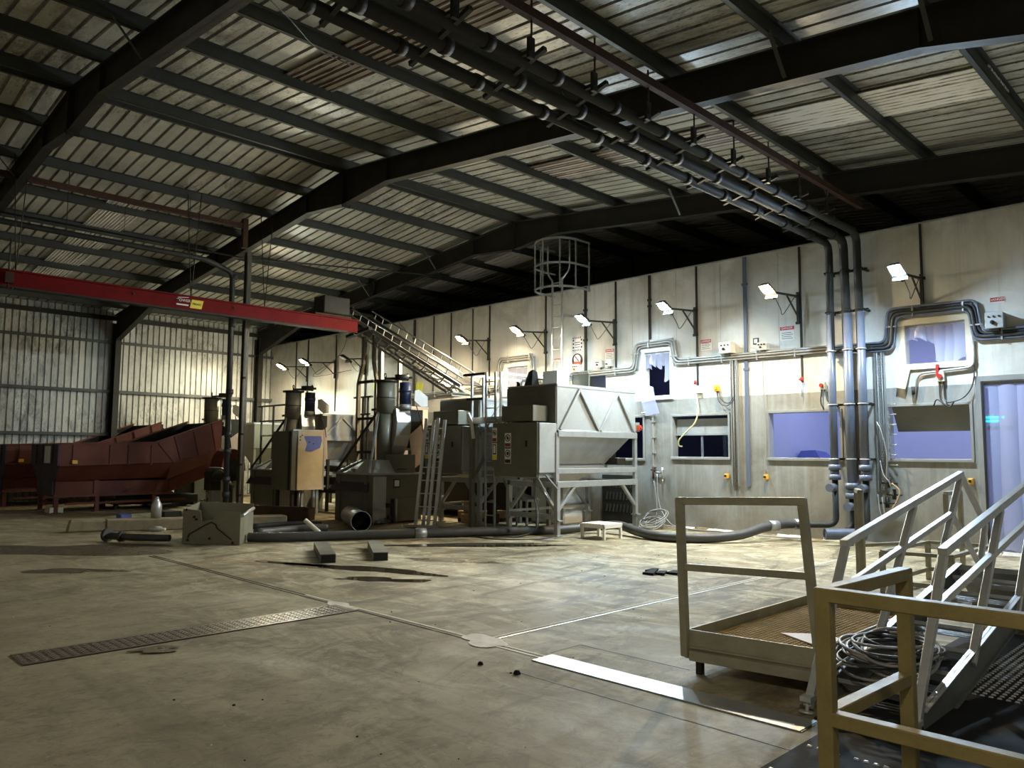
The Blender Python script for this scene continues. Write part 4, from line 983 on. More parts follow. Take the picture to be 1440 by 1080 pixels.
    if full:
        # cable loom dropping out of the cabinet
        for k in range(3):
            m = MB(); o = k*.02; m.tube(smoothline([(x1-.25+o, yd+.15, 1.14), (x1-.2+o, yd+.1, .8), (x1-.14+o*2, yd+.1, .45), (x1-.1+o, yd+.02, .16), (x1-.3-o, yd-.15, .02+.01*k), (x1-.6, yd-.4-.1*k, .015)]), .008, 6); m.build('cable', M['cable' if k % 2 else 'cable_dark'], t)
        m = MB(); m.bar((x1-.02, ya-.3, 1.18), (x1+.04, ya-.02, .9), .05, .02); m.bar((x1-.1, ya-.42, 1.12), (x1+.0, ya-.2, .72), .03, .02); m.build('cable_bracket', M['galv'], t)
    return t
hopper(-10.1, 'big pale grey hopper with W-shaped stiffeners nearest the tap station')
hopper(-12.7, 'grey hopper machine half hidden behind the aluminium ladder', False, .35, 2.8)
hopper(-19.6, 'distant hopper machine just past the cabinet with the blue film', False, .55, 2.66)
# louvres low on the wall under the big hopper
t = thing('louvre_panel', (-11.1, YW-.02, .2), 'dark louvred wall panel seen through the legs of the big hopper', 'vent')
m = MB(); m.box(-11.6, -10.6, YW-.025, YW, .0, 1.1); m.build('panel', M['steel_dark'], t)
for r in range(3):
    m = MB()
    for c in range(9):
        x = -11.5+c*.1; m.loft([(x, YW-.03, .25+r*.28), (x+.03, YW-.06, .25+r*.28), (x+.05, YW-.03, .25+r*.28), (x+.04, YW-.025, .25+r*.28)], [(x+.03, YW-.03, .42+r*.28), (x+.06, YW-.06, .42+r*.28), (x+.08, YW-.03, .42+r*.28), (x+.07, YW-.025, .42+r*.28)])
    m.build('louvre_row', M['steel_dark'], t)
# things standing on the big hopper
t = thing('open_carton', (-10.9, 12.4, 2.95), 'white open carton on top of the big grey hopper', 'box')
m = MB(); m.box(-11.1, -10.7, 12.0, 12.02, 2.955, 3.32); m.box(-11.1, -11.08, 12.0, 12.4, 2.955, 3.28); m.box(-10.72, -10.7, 12.02, 12.4, 2.955, 3.32); m.box(-11.1, -10.7, 12.38, 12.4, 2.955, 3.25); m.build('carton', M['white'], t)
t = thing('dark_sack', (-11.2, 11.95, 2.95), 'black torn sack beside the white carton on the hopper', 'sack')
m = MB(); m.loft([(-11.35, 11.66, 2.955), (-11.1, 11.66, 2.955), (-11.1, 11.9, 2.955), (-11.35, 11.9, 2.955)], [(-11.28, 11.74, 3.3), (-11.12, 11.7, 3.34), (-11.12, 11.84, 3.3), (-11.25, 11.86, 3.24)]); m.build('sack', M['rubber'], t)
t = thing('blue_tray', (-10.6, 12.85, 2.95), 'open tray with blue lining on top of the big grey hopper', 'tray')
m = MB(); m.box(-10.8, -10.35, 12.6, 12.62, 2.955, 3.28); m.box(-10.8, -10.78, 12.6, 13.2, 2.955, 3.28); m.box(-10.8, -10.35, 13.18, 13.2, 2.955, 3.28); m.box(-10.8, -10.35, 12.6, 13.2, 2.955, 2.97); m.build('tray', M['olive'], t)
m = MB(); m.box(-10.778, -10.76, 12.63, 12.9, 2.97, 3.27); m.box(-10.76, -10.4, 12.622, 12.632, 2.97, 3.27); m.build('lining', M['blue'], t)

# ------------------------------------------------------------------ access platform with ladder between the two hoppers
t = thing('access_platform', (-12.1, 11.9, 0), 'small railed platform with fixed ladder between the two hopper machines', 'platform')
DX0, DX1, DY0, DY1 = -12.62, -11.56, 11.28, 12.9
m = MB(); m.box(DX0, DX1, DY0, DY1, 2.26, 2.31); m.box(DX0, DX1, DY0-.03, DY0, 2.22, 2.36); m.build('deck', M['galv'], t)
for x, y, h in ((DX0+.06, DY0+.02, 3.3), (DX0+.42, DY0+.02, 3.22), (DX1-.1, DY0+.02, 3.3), (DX0+.06, DY1-.04, 3.28), (DX1-.1, DY1-.04, 3.28), (DX1-.1, 12.1, 3.28)):
    m = MB(); m.bar((x, y, 2.28), (x, y, h), .045); m.build('rail_post', M['galv'], t)
m = MB(); m.bar((DX0-.2, DY0+.02, 3.3), (DX0+.5, DY0+.02, 3.3), .08, .05); m.bar((DX0-.1, DY0+.02, 2.76), (DX0+.42, DY0+.02, 2.76), .05); m.build('front_rail', M['steel_dark'], t)
m = MB(); m.bar((DX0+.06, DY0, 3.27), (DX0+.06, DY1-.04, 3.27), .05); m.bar((DX1-.1, DY0, 3.27), (DX1-.1, DY1-.04, 3.27), .05); m.bar((DX0+.06, DY1-.04, 3.27), (DX1-.1, DY1-.04, 3.27), .05); m.bar((DX0+.06, DY1-.04, 2.76), (DX1-.1, DY1-.04, 2.76), .04); m.bar((DX1-.1, DY0, 2.76), (DX1-.1, DY1, 2.76), .04); m.build('guard_rail', M['galv'], t)
for x in (-12.0, -11.72):
    m = MB(); m.bar((x, 11.2, 0), (x, 11.2, 3.3), .045, .03); m.build('ladder_stile', M['galv'], t)
for k in range(11):
    m = MB(); m.cyl((-12.0, 11.2, .3+k*.28), (-11.72, 11.2, .3+k*.28), .015, n=7); m.build('ladder_rung', M['galv'], t)
for x in (DX0+.06, DX1-.1):
    m = MB(); m.bar((x, DY1-.1, 0), (x, DY1-.1, 2.26), .08); m.build('support_leg', M['olive'], t)
m = MB(); m.bar((DX0+.05, DY0+.05, 0), (DX0+.05, DY0+.05, 2.26), .09); m.bar((DX0+.05, DY0+.05, 1.0), (DX0+.45, DY0+.05, 1.5), .05); m.build('support_leg', M['olive'], t)
m = MB(); m.tube(smoothline([(-12.55, 11.2, 2.3), (-12.45, 11.1, 2.42), (-12.34, 11.1, 2.2), (-12.3, 11.12, 1.9)]), .04, 8); m.build('hose_loop', M['white'], t)
t = thing('white_tank', (-12.1, 13.6, 0), 'pale boxy tank behind the rails of the access platform', 'tank')
m = MB(); m.box(-12.6, -11.56, 13.2, 14.1, 0, 2.95); m.build('tank', M['white'], t, bevel=.03); m = MB(); m.box(-12.55, -11.62, 13.17, 13.2, 2.3, 2.9); m.build('panel', M['white'], t)
# perforated guard and clutter under
t = thing('step_chute', (-12.0, 12.0, .5), 'small grey slide chute beside the ladder of the access platform', 'chute')
m = MB(); m.prism([(-12.4, 12.1, 1.05), (-12.1, 12.1, .7), (-11.65, 12.1, .6), (-11.65, 12.1, .55), (-12.13, 12.1, .63), (-12.4, 12.1, .98)], (0, .4, 0)); m.build('slide', M['machine'], t)
m = MB()
for y in (12.14, 12.46): m.bar((-12.0, y, 0), (-12.0, y, .65), .04); m.bar((-11.7, y, 0), (-11.7, y, .58), .04)
m.build('stand', M['machine'], t)
t = thing('timber_beam', (-13.3, 12.6, 0), 'pale timber lying on the floor under the half hidden hopper machine', 'timber')
m = MB(); m.bar((-13.9, 12.1, .16), (-12.9, 13.2, .16), .3, .16); m.build('beam', M['wood'], t); m = MB(); m.bar((-13.9, 12.1, .04), (-12.9, 13.2, .04), .36, .08); m.build('bearer', M['rust'], t)
for i, (x, y, s) in enumerate(((-13.35, 11.95, .2), (-12.95, 12.3, .18), (-13.75, 12.75, .22))):
    t = thing('machine_block', (x, y, .2), ('tan bearing block among clutter under the half hidden hopper', 'brown gearbox among clutter under the half hidden hopper', 'dark motor among clutter under the half hidden hopper')[i], 'machine part')
    m = MB(); m.box(x-s/2, x+s/2, y-s/2, y+s/2, .22, .22+s*1.4); m.box(x-s*.7, x+s*.7, y-s*.7, y+s*.7, 0.0, .22); m.build('casing', M[('wood', 'rust', 'steel_dark')[i]], t, bevel=.02)
    m = MB(); m.cyl((x-s, y, .3+s*.4), (x+s, y, .3+s*.4), s*.25, n=12); m.build('shaft', M['steel_dark'], t)

# ------------------------------------------------------------------ silo columns (tank, tall casing, cylinder, motor)
def silo(dx, dy, label, tank=True):
    t = thing('extractor_column', (-15+dx, 10.7+dy, 0), label, 'machine')
    X = lambda x: x+dx
    Yq = lambda y: y+dy
    if tank:
        x0, x1, y0, y1 = X(-15.95), X(-14.43), Yq(10.05), Yq(11.42)
        m = MB(); m.box(x0, x1, y0, y1, .02, 1.1)
        m.build('tank', M['olive'], t, bevel=.008)
        m = MB(); m.box(x0-.05, x1+.05, y0-.05, y0+.01, 1.09, 1.13); m.box(x1-.01, x1+.05, y0, y1+.05, 1.09, 1.13); m.box(x0-.05, x0+.01, y0, y1+.05, 1.09, 1.13); m.box(x0, x1, y1-.01, y1+.05, 1.09, 1.13); m.build('rim', M['galv'], t)
        m = MB(); m.box(x0+.05, x1-.75, y0+.06, y1-.1, 1.1, 1.115); m.prism([(x0+.06, y0+.03, 1.117), (x1-.76, y0+.03, 1.117), (x1-.7, y0+.62, 1.4), (x0+.16, y0+.62, 1.4)], (0, .02, -.01)); m.build('mouth_dark_panel', M['black'], t)  # black panel standing in for the shaded inside of the mouth
        m = MB(); m.bar((x0+.14, y0+.63, 1.41), (x1-.68, y0+.63, 1.41), .04, .03); m.bar((x0+.05, y0+.02, 1.13), (x0+.15, y0+.63, 1.4), .03, .05); m.build('mouth_rim', M['galv'], t)
        m = MB(); m.prism([(x0-.02, y0, .92), (x0-.02, y0-.14, .72), (x0-.02, y0, .72)], (1.4, 0, 0)); m.build('skirt_ledge', M['oxide_end'], t)
        m = MB()
        for x in (x0+.14, x1-.3): m.box(x, x+.1, y0-.03, y0, .02, 1.09)
        m.build('rib', M['olive'], t)
        # bright sheet on the near corner, label, access hatch, drain
        m = MB(); m.box(x1, x1+.006, y0+.01, y0+.36, .02, 1.05); m.build('bright_sheet', M['stainless'], t)
        m = MB(); m.box(x1, x1+.01, y0+.56, y0+.74, .8, .99); m.build('label_border', M['ink'], t); m = MB(); m.box(x1+.01, x1+.013, y0+.585, y0+.715, .825, .965); m.build('label_plate', M['sign_w'], t)
        m = MB(); m.box(x1, x1+.03, y0+.62, y0+1.2, .04, .55); m.build('hatch', M['olive'], t, bevel=.006)
        m = MB(); m.box(x1, x1+.05, y0+.5, y0+.56, .02, .55); m.build('hatch_post', M['black'], t); m = MB(); m.cyl((x1+.06, y0+.6, .02), (x1+.06, y0+.6, .56), .03, n=10); m.build('hinge_tube', M['galv'], t)
        m = MB(); m.box(x1, x1+.06, y0+.36, y0+.48, .36, .46); m.box(x1, x1+.06, y0+.4, y0+.48, .1, .18); m.build('latch', M['ink'], t)
        m = MB(); m.cyl((x1-.1, y0+.2, .08), (x1+.1, y0+.28, .08), .07, n=14, caps=False); m.cyl((x1+.0, y0+.1, .06), (x1+.12, y0+.1, .06), .04, n=10); m.build('drain_stub', M['machine'], t)
        m = MB(); m.tube([(x1+.04, y0+.6, 1.2), (x1+.1, y0+.65, 1.22), (x1+.1, y0+.85, 1.22), (x1+.02, y0+.9, 1.2)], .012, 6); m.build('grab_handle', M['ink'], t)
        # sloping hood at the near corner and casing behind it
        m = MB(); m.loft([(x1-.75, y0, 1.12), (x1, y0, 1.12), (x1, y0+.62, 1.12), (x1-.75, y0+.62, 1.12)], [(x1-.7, y0+.25, 1.42), (x1-.22, y0+.25, 1.42), (x1-.22, y0+.6, 1.42), (x1-.7, y0+.6, 1.42)]); m.build('hood', M['stainless'], t)
        m = MB(); m.box(x1-.7, x1-.03, y0+.6, y0+1.2, 1.12, 1.55); m.build('rear_box', M['olive'], t, bevel=.006)
    else:
        x1, y0 = X(-14.43), Yq(10.05)
    cx, cy = X(-14.95), Yq(10.72)
    # casing: tapered front leg, curved bright chute, dark duct
    m = MB(); m.cyl((cx-.02, cy, 1.2), (cx-.01, cy, 2.56), .17, .195, n=26); m.build('casing', M['olive'], t)
    pr = [(cx+.05, cy+.1, 2.56), (cx+.27, cy+.1, 2.62), (cx+.33, cy+.1, 2.3), (cx+.3, cy+.1, 2.0), (cx+.2, cy+.1, 1.75), (cx+.05, cy+.1, 1.52)]
    m = MB(); m.prism(pr, (.0, .42, 0)); m.build('curved_chute', M['stainless'], t, bevel=.01)
    m = MB(); m.box(cx-.1, cx+.16, cy+.5, cy+1.0, 1.7, 2.62); m.build('duct', M['steel_dark'], t, bevel=.01)
    m = MB(); m.prism([(cx+.2, cy+.55, 2.0), (cx+.2, cy+.95, 2.3), (cx+.2, cy+1.0, 1.4), (cx+.2, cy+.7, 1.2), (cx+.2, cy+.6, 1.7)], (.02, 0, 0)); m.build('rusty_sheet', M['warm_lit_panel'], t)
    m = MB(); m.cyl((cx, cy, 2.5), (cx, cy, 3.24), .215, n=28); m.build('cylinder', M['olive'], t)
    m = MB(); m.cyl((cx, cy, 3.24), (cx, cy, 3.28), .29, n=28); m.cyl((cx, cy, 2.86), (cx, cy, 2.88), .222, n=28); m.build('lid', M['steel_dark'], t)
    m = MB(); m.bar((cx, cy, 3.32), (cx+.35, cy+.5, 3.36), .1, .05); m.cyl((cx+.22, cy+.3, 3.3), (cx+.22, cy+.3, 3.42), .17, n=16); m.build('belt_guard', M['steel_dark'], t)
    for (a, b) in ((-.05, .02), (.3, .4)):
        m = MB(); m.tube([(cx+a+.035*math.cos(w*PI/6), cy+b, 3.4+.05*math.sin(w*PI/6)) for w in range(12)], .014, 6, closed=True); m.cyl((cx+a, cy+b, 3.28), (cx+a, cy+b, 3.36), .02, n=8); m.build('lifting_eye', M['steel_dark'], t)
    m = MB(); m.cyl((cx+.28, cy+.36, 2.72), (cx+.28, cy+.36, 3.24), .14, n=18); m.cyl((cx+.28, cy+.36, 3.0), (cx+.28, cy+.36, 3.1), .152, n=18); m.build('motor', M['motor'], t)
    m = MB(); m.cyl((cx+.28, cy+.36, 2.6), (cx+.28, cy+.36, 2.72), .15, n=18); m.build('motor_cowl', M['machine'], t)
    m = MB(); m.prism([(cx+.45, cy+.5, 3.04), (cx+.48, cy+.6, 3.06), (cx+.55, cy+.8, 2.9), (cx+.55, cy+.8, 2.68), (cx+.5, cy+.66, 2.66), (cx+.44, cy+.5, 2.8)], (.1, -.06, 0)); m.build('white_guard', M['white'], t)
    m = MB(); m.bar((cx+.02, cy-.2, 2.52), (x1-.12, y0-.02, 1.13), .045); m.build('bright_strut', M['galv'], t)
    m = MB(); m.bar((cx-.15, cy-.05, 2.62), (X(-15.95), y0, 1.13), .05); m.bar((cx-.16, cy, 2.62), (cx-.4, cy-.1, 2.6), .05); m.build('dark_strut', M['steel_dark'], t)
    m = MB(); m.tube(smoothline([(cx+.4, cy+.6, 2.7), (cx+.42, cy+.75, 2.3), (cx+.45, cy+.8, 2.0)]), .012, 6); m.build('motor_cable', M['cable_dark'], t)
    return t
silo(0, 0, 'extractor column with blue-black motor on olive tank beside the aluminium ladder')
silo(-4.55, .15, 'extractor column and motor above the tall cabinet with blue film', True)
silo(-9.0, -.2, 'extractor column and motor standing behind the end of the red feeder', True)

# tall cabinet with the blue film
t = thing('control_cabinet', (-18.4, 10.45, 0), 'tall tan-fronted cabinet with torn blue film on its door', 'cabinet')
cx0, cx1, cy0, cy1 = -18.88, -17.95, 10.0, 10.9
m = MB(); m.box(cx0, cx1, cy0, cy1, .62, 2.13); m.build('body', M['olive'], t, bevel=.012)
m = MB(); m.box(cx0-.01, cx1-.14, cy0-.03, cy0, .62, 2.12); m.build('end_panel', M['olive'], t); m = MB(); m.box(cx1-.12, cx1-.06, cy0-.012, cy0, .62, 2.12); m.build('dark_gap', M['black'], t)
m = MB(); m.box(cx1, cx1+.03, cy0+.16, cy1+.02, .62, 2.15); m.build('door', M['beige_panel'], t, bevel=.006)
m = MB(); m.prism([(cx1+.034, cy0+.32, 2.0), (cx1+.034, cy1-.08, 2.01), (cx1+.034, cy1-.05, 1.9), (cx1+.034, cy1-.1, 1.7), (cx1+.034, cy0+.54, 1.6), (cx1+.034, cy0+.36, 1.62), (cx1+.034, cy0+.42, 1.8)], (.004, 0, 0)); m.build('blue_film', M['blue_film'], t)
m = MB()
for (y, z) in ((.22, 1.98), (.27, 2.02), (.22, 1.9), (.48, 1.85), (.6, 1.81)): m.cyl((cx1+.03, cy0+y, z), (cx1+.045, cy0+y, z), .018, n=8)
m.build('button', M['ink'], t)
m = MB(); m.box(cx1-.1, cx1+.02, cy0+.02, cy1, 2.13, 2.17); m.box(cx1-.05, cx1+.036, cy1, cy1+.03, .6, 2.15); m.build('edge_trim', M['galv'], t)
for (x, y) in ((cx0+.1, cy0+.1), (cx1-.08, cy0+.1), (cx0+.1, cy1-.1), (cx1-.08, cy1-.1), (cx1-.08, cy0+.7)):
    m = MB(); m.bar((x, y, 0), (x, y, .62), .07); m.build('leg', M['galv' if y > 10.4 else 'steel_dark'], t)

# ------------------------------------------------------------------ red oxide feeders
def feeder(dx, dy, label):
    X1, X0, y0 = -22.0+dx, -24.5+dx, 5.8+dy
    t = thing('red_feeder', (-23.2+dx, 7.8+dy, 0), label, 'conveyor', 'red oxide feeder conveyors')
    th = .04
    def side(x, s):
        prof = [(y0, 1.76), (y0+2.35, 1.84), (y0+4.2, 2.52), (y0+4.2, 1.68), (y0+2.9, 1.3), (y0, 1.21)]
        m = MB(); m.prism([(x, y, z) for y, z in prof], (-s*th, 0, 0))
        # top and bottom flanges
        for (a, b) in ((0, 1), (1, 2)): m.bar((x-s*.02, prof[a][0], prof[a][1]), (x-s*.02, prof[b][0], prof[b][1]), .11, .025, up=(0, 0, 1))
        for (a, b) in ((5, 4), (4, 3)): m.bar((x+s*.0, prof[a][0], prof[a][1]), (x, prof[b][0], prof[b][1]), .12, .025)
        return m
    side(X1, 1).build('side_panel', M['oxide'], t); side(X0, -1).build('side_panel', M['oxide'], t)
    for a, b in [((y, 1.22), (y, 1.75)) for y in (y0+.32, y0+1.2, y0+1.66, y0+2.25)] + [((y0+2.42, 1.82), (y0+2.85, 1.32))] + [((y0+2.85+k*.52, 2.03+k*.19), (y0+3.05+k*.5, 1.36+k*.14)) for k in range(3)]:
        m = MB(); m.bar((X1+.015, *a), (X1+.015, *b), .05, .03, up=(1, 0, 0)); m.build('side_rib', M['oxide'], t)
    # black belt and liner
    m = MB()
    for (a, b) in (((y0+.05, 1.5), (y0+2.5, 1.5)), ((y0+2.5, 1.5), (y0+4.2, 2.15))): m.loft([(X0+.06, a[0], a[1]), (X1-.06, a[0], a[1]), (X1-.06, a[0], a[1]+.05), (X0+.06, a[0], a[1]+.05)], [(X0+.06, b[0], b[1]), (X1-.06, b[0], b[1]), (X1-.06, b[0], b[1]+.05), (X0+.06, b[0], b[1]+.05)])
    m.prism([(X0+.045, y0+.1, 1.5), (X0+.045, y0+.1, 1.72), (X0+.045, y0+2.35, 1.8), (X0+.045, y0+4.15, 2.48), (X0+.045, y0+4.15, 2.1), (X0+.045, y0+2.5, 1.5)], (.02, 0, 0))
    m.build('belt', M['rubber'], t)
    m = MB(); m.cyl((X0+.1, y0+4.22, 2.2), (X1-.1, y0+4.22, 2.2), .16, n=18); m.build('head_roller', M['rubber'], t)
    m = MB(); m.bar((X0, y0+4.22, 2.4), (X1, y0+4.22, 2.4), .06, .1); m.bar((X0+.2, y0+4.5, 1.9), (X0+.2, y0+4.4, 2.45), .06); m.build('cross_bar', M['steel_dark'], t)
    # end panel facing the hall: purple painted, white strip, sloping apron
    m = MB(); m.box(X0, X1, y0-.04, y0, 1.21, 1.76); m.build('end_panel', M['oxide_end'], t)
    m = MB()
    for x in (X0+.55, X0+1.15, X1-.45): m.box(x, x+.05, y0-.07, y0-.04, 1.22, 1.75)
    m.build('end_rib', M['oxide_end'], t)
    m = MB(); m.box(X0+1.35, X0+1.85, y0-.055, y0-.04, 1.27, 1.71); m.build('white_strip', M['white'], t)
    m = MB(); m.box(X1-.1, X1+.0, y0+.27, y0+.37, 1.27, 1.35); m.box(X1, X1+.08, y0+.28, y0+.4, 1.26, 1.35); m.build('yellow_switch', M['yellow'], t)
    m = MB(); m.prism([(X0, y0, 1.21), (X1, y0, 1.21), (X1-.45, y0, .8), (X0+.6, y0, .8)], (0, .04, 0)); m.prism([(X0+.6, y0-.01, .8), (X1-.45, y0-.01, .8), (X1-.45, y0-.01, .42), (X0+.6, y0-.01, .42)], (0, .05, 0)); m.build('end_apron', M['oxide_end'], t)
    # sloping trough sides and lower box
    m = MB(); m.loft([(X0+.02, y0+.04, 1.21), (X1-.02, y0+.04, 1.21), (X1-.42, y0+.04, .8), (X0+.6, y0+.04, .8)], [(X0+.02, y0+2.9, 1.28), (X1-.02, y0+2.9, 1.28), (X1-.42, y0+2.8, .86), (X0+.6, y0+2.8, .86)]); m.loft([(X0+.3, y0+2.8, 1.3), (X1-.05, y0+2.8, 1.3), (X1-.3, y0+2.8, .8), (X0+.5, y0+2.8, .8)], [(X0+.3, y0+4.2, 1.75), (X1-.05, y0+4.2, 1.75), (X1-.3, y0+4.2, 1.35), (X0+.5, y0+4.2, 1.35)]); m.build('trough', M['oxide'], t)
    m = MB(); m.box(X0+.62, X1-.4, y0+.04, y0+2.9, .44, .8); m.loft([(X0+.62, y0+2.9, .44), (X1-.4, y0+2.9, .44), (X1-.4, y0+2.9, .8), (X0+.62, y0+2.9, .8)], [(X0+.62, y0+4.1, .9), (X1-.4, y0+4.1, .9), (X1-.4, y0+4.1, 1.3), (X0+.62, y0+4.1, 1.3)]); m.build('lower_casing', M['oxide'], t, bevel=.01)
    m = MB(); m.box(X1-.42, X1-.33, y0+.0, y0+3.0, .4, .47); m.box(X1-.42, X1-.36, y0+.95, y0+1.05, .44, .82); m.prism([(X1-.39, y0+1.7, .5), (X1-.39, y0+2.1, .66), (X1-.39, y0+2.4, .66), (X1-.39, y0+2.4, .6), (X1-.39, y0+2.1, .58)], (.05, 0, 0)); m.build('casing_rail', M['oxide'], t)
    for (x, y) in ((X1-.42, y0+.08), (X1-.42, y0+1.05), (X1-.42, y0+2.5), (X0+.65, y0+.08), (X0+.65, y0+1.6), (X0+.65, y0+2.8)):
        m = MB(); m.box(x-.05, x+.05, y-.05, y+.05, 0, .46); m.box(x-.1, x+.1, y-.1, y+.1, 0, .015); m.build('leg', M['oxide'], t)
    m = MB(); m.bar((X1-.42, y0+.3, .22), (X1-.42, y0+3.4, .24), .06, .06); m.bar((X0+.65, y0+.1, .24), (X1-.42, y0+.1, .24), .05, .06); m.build('tie_bar', M['oxide'], t)
    return t
feeder(0, 0, 'long red oxide feeder with upswept end beside the concrete kerb')
feeder(-3.5, -.4, 'red oxide feeder nearer the corrugated wall, behind the longer one')
# red discharge hood past the post
t = thing('red_hood', (-19.3, 10.2, 0), 'rounded red discharge hood with dark mouth just past the steel post', 'hood')
m = MB(); n = 14
arc = [(-21.6, 9.85+.36*math.cos(PI*k/n), 1.05+.62*math.sin(PI*k/n)) for k in range(n+1)]
m.prism(arc, (.75, 0, 0)); m.build('hood', M['oxide'], t, bevel=.01)
m = MB(); m.cyl((-20.86, 9.85, 1.08), (-20.84, 9.85, 1.08), .3, n=20); m.build('dark_mouth', M['black'], t)
m = MB(); m.tube(smoothline([(-20.84, 9.55, 1.05), (-20.78, 9.7, .78), (-20.78, 9.85, .7), (-20.84, 10.15, 1.0)]), .03, 7); m.box(-20.88, -20.75, 9.84, 10.06, .62, .76); m.build('wire_guard', M['galv'], t)
m = MB(); m.bar((-21.5, 9.6, 0), (-21.5, 9.6, 1.05), .08); m.bar((-21.5, 10.1, 0), (-21.5, 10.1, 1.05), .08); m.bar((-20.95, 10.1, 0), (-20.95, 10.1, 1.05), .08); m.build('stand', M['steel_dark'], t)
t = thing('gear_motor', (-20.3, 8.9, .3), 'dark gear motor with a bent guard under the upswept red feeder end', 'motor')
m = MB(); m.cyl((-20.9, 9.2, .95), (-20.35, 9.2, .95), .16, n=18); m.box(-20.9, -20.5, 9.05, 9.35, .55, .9); m.build('motor', M['steel_dark'], t, bevel=.01)
m = MB(); m.tube(rounded([(-20.5, 9.0, 1.16), (-20.3, 9.2, 1.16), (-20.3, 9.4, 1.1), (-20.3, 9.4, .9)], .08), .02, 7); m.build('guard', M['galv'], t)
m = MB(); m.box(-20.7, -20.5, 9.1, 9.3, 0, .55); m.build('stand', M['machine'], t)
# ------------------------------------------------------------------ inclined lattice conveyor
t = thing('lattice_conveyor', (-16.2, 12.5, 0), 'inclined lattice conveyor climbing to the red beam above the machines', 'conveyor')
A0, A1 = V((-18.6, 12.0, 5.45)), V((-13.75, 12.0, 3.16)); dr = (A1-A0).normalized(); up = V((0, 1, 0)).cross(dr); up = up if up.z > 0 else -up
def lp(s, y, h): return A0 + dr*s + V((0, y, 0)) + up*h
LL = (A1-A0).length
for y in (0, .75):
    m = MB(); m.bar(lp(0, y, 0), lp(LL, y, 0), .045, .09, up=up); m.bar(lp(0, y, -.32), lp(LL*.93, y, -.32), .04, .05, up=up); m.build('side_rail', M['galv'], t)
    m = MB(); m.tube([lp(.0, y, .22), lp(LL, y, .2)], .02, 6); m.build('hand_bar', M['galv'], t)
m = MB()
for k in range(13):
    s = LL*(k+.5)/13
    m.bar(lp(s, 0, -.02), lp(s, .75, -.02), .05, .025); m.bar(lp(s, 0, -.32), lp(s, .75, -.32), .04, .02)
    for y in (0, .75): m.bar(lp(s, y, 0), lp(s-.2, y, -.32), .025); m.bar(lp(s, y, 0), lp(s, y, .21), .022)
m.build('lattice', M['galv'], t)
m = MB(); m.loft([lp(.1, .06, -.28), lp(.1, .69, -.28), lp(.1, .69, -.25), lp(.1, .06, -.25)], [lp(LL*.95, .06, -.28), lp(LL*.95, .69, -.28), lp(LL*.95, .69, -.25), lp(LL*.95, .06, -.25)]); m.build('underpan', M['galv'], t)
m = MB(); m.loft([lp(0, .08, .03), lp(0, .67, .03), lp(0, .67, .05), lp(0, .08, .05)], [lp(LL, .08, .03), lp(LL, .67, .03), lp(LL, .67, .05), lp(LL, .08, .05)]); m.build('belt', M['rubber'], t)
m = MB(); m.cyl(lp(-.05, -.05, 0), lp(-.05, .8, 0), .12, n=16); m.box(-18.85, -18.5, 11.85, 12.0, 5.2, 5.6); m.bar(lp(-.1, -.1, .15), lp(.3, -.1, .3), .05); m.bar((-18.3, 11.8, 4.78), (-17.2, 11.8, 4.9), .12, .08); m.build('head_drum', M['steel_dark'], t)
for x, xt in ((-18.0, -17.8), (-17.15, -17.3)):
    m = MB(); m.bar((x, 12.0, 0), (x, 12.0, 3.5), .09); m.bar((x, 12.0, 3.5), (xt, 12.0, 4.0), .08); m.bar((xt, 12.0, 4.0), (xt, 12.0, 4.75), .08); m.build('leg', M['tan_steel'], t)
    m = MB(); m.bar((x, 12.75, 0), (x, 12.75, 4.5), .09); m.build('leg', M['galv'], t)
m = MB()
for z in (1.6, 2.5, 3.5): m.bar((-18.0, 12.0, z), (-17.15, 12.0, z), .08, .07)
m.build('cross_brace', M['steel_dark'], t)
# further bins and frames between the lines (seen between the columns)
def frame_rail(x0, x1, y0, y1, z0, z1, label):
    t = thing('railed_gantry', ((x0+x1)/2, y0, 0), label, 'platform')
    m = MB(); m.box(x0, x1, y0, y1, z0, z0+.05); m.build('deck', M['galv'], t)
    for x in (x0+.1, (x0+x1)/2, x1-.1):
        m = MB(); m.bar((x, y0, 0), (x, y0, z1), .05); m.build('post', M['steel_dark'], t)
    m = MB(); m.bar((x0-.1, y0, z1), (x1+.1, y0, z1), .08, .05); m.bar((x0, y0, (z0+z1)/2), (x1, y0, (z0+z1)/2), .05); m.build('guard_rail', M['steel_dark'], t)
frame_rail(-19.45, -18.75, 12.9, 13.4, 2.2, 3.2, 'railed gantry seen between the cabinet and the olive tank column')
frame_rail(-24.4, -22.6, 12.4, 13.2, 2.1, 3.1, 'railed gantry seen just past the steel post')
def bin_(x0, x1, y0, y1, z0, z1, mat, label, cat='bin', cone=True):
    t = thing('storage_bin', ((x0+x1)/2, (y0+y1)/2, 0), label, cat)
    m = MB(); m.box(x0, x1, y0, y1, z0, z1); m.build('body', M[mat], t, bevel=.012)
    if cone:
        m = MB(); m.loft([(x0, y0, z0), (x1, y0, z0), (x1, y1, z0), (x0, y1, z0)], [(x0+.25, y0+.25, z0-.5), (x1-.25, y0+.25, z0-.5), (x1-.25, y1-.25, z0-.5), (x0+.25, y1-.25, z0-.5)]); m.build('cone', M[mat], t)
    m = MB()
    for (x, y) in ((x0+.05, y0+.05), (x1-.05, y0+.05), (x0+.05, y1-.05), (x1-.05, y1-.05)): m.bar((x, y, 0), (x, y, z0), .08)
    m.build('leg_frame', M['olive'], t)
    m = MB(); m.box(x0-.02, x1+.02, y0-.02, y0+.02, z1-.06, z1); m.box(x1-.02, x1+.02, y0, y1, z1-.06, z1); m.build('rim', M['galv'], t)
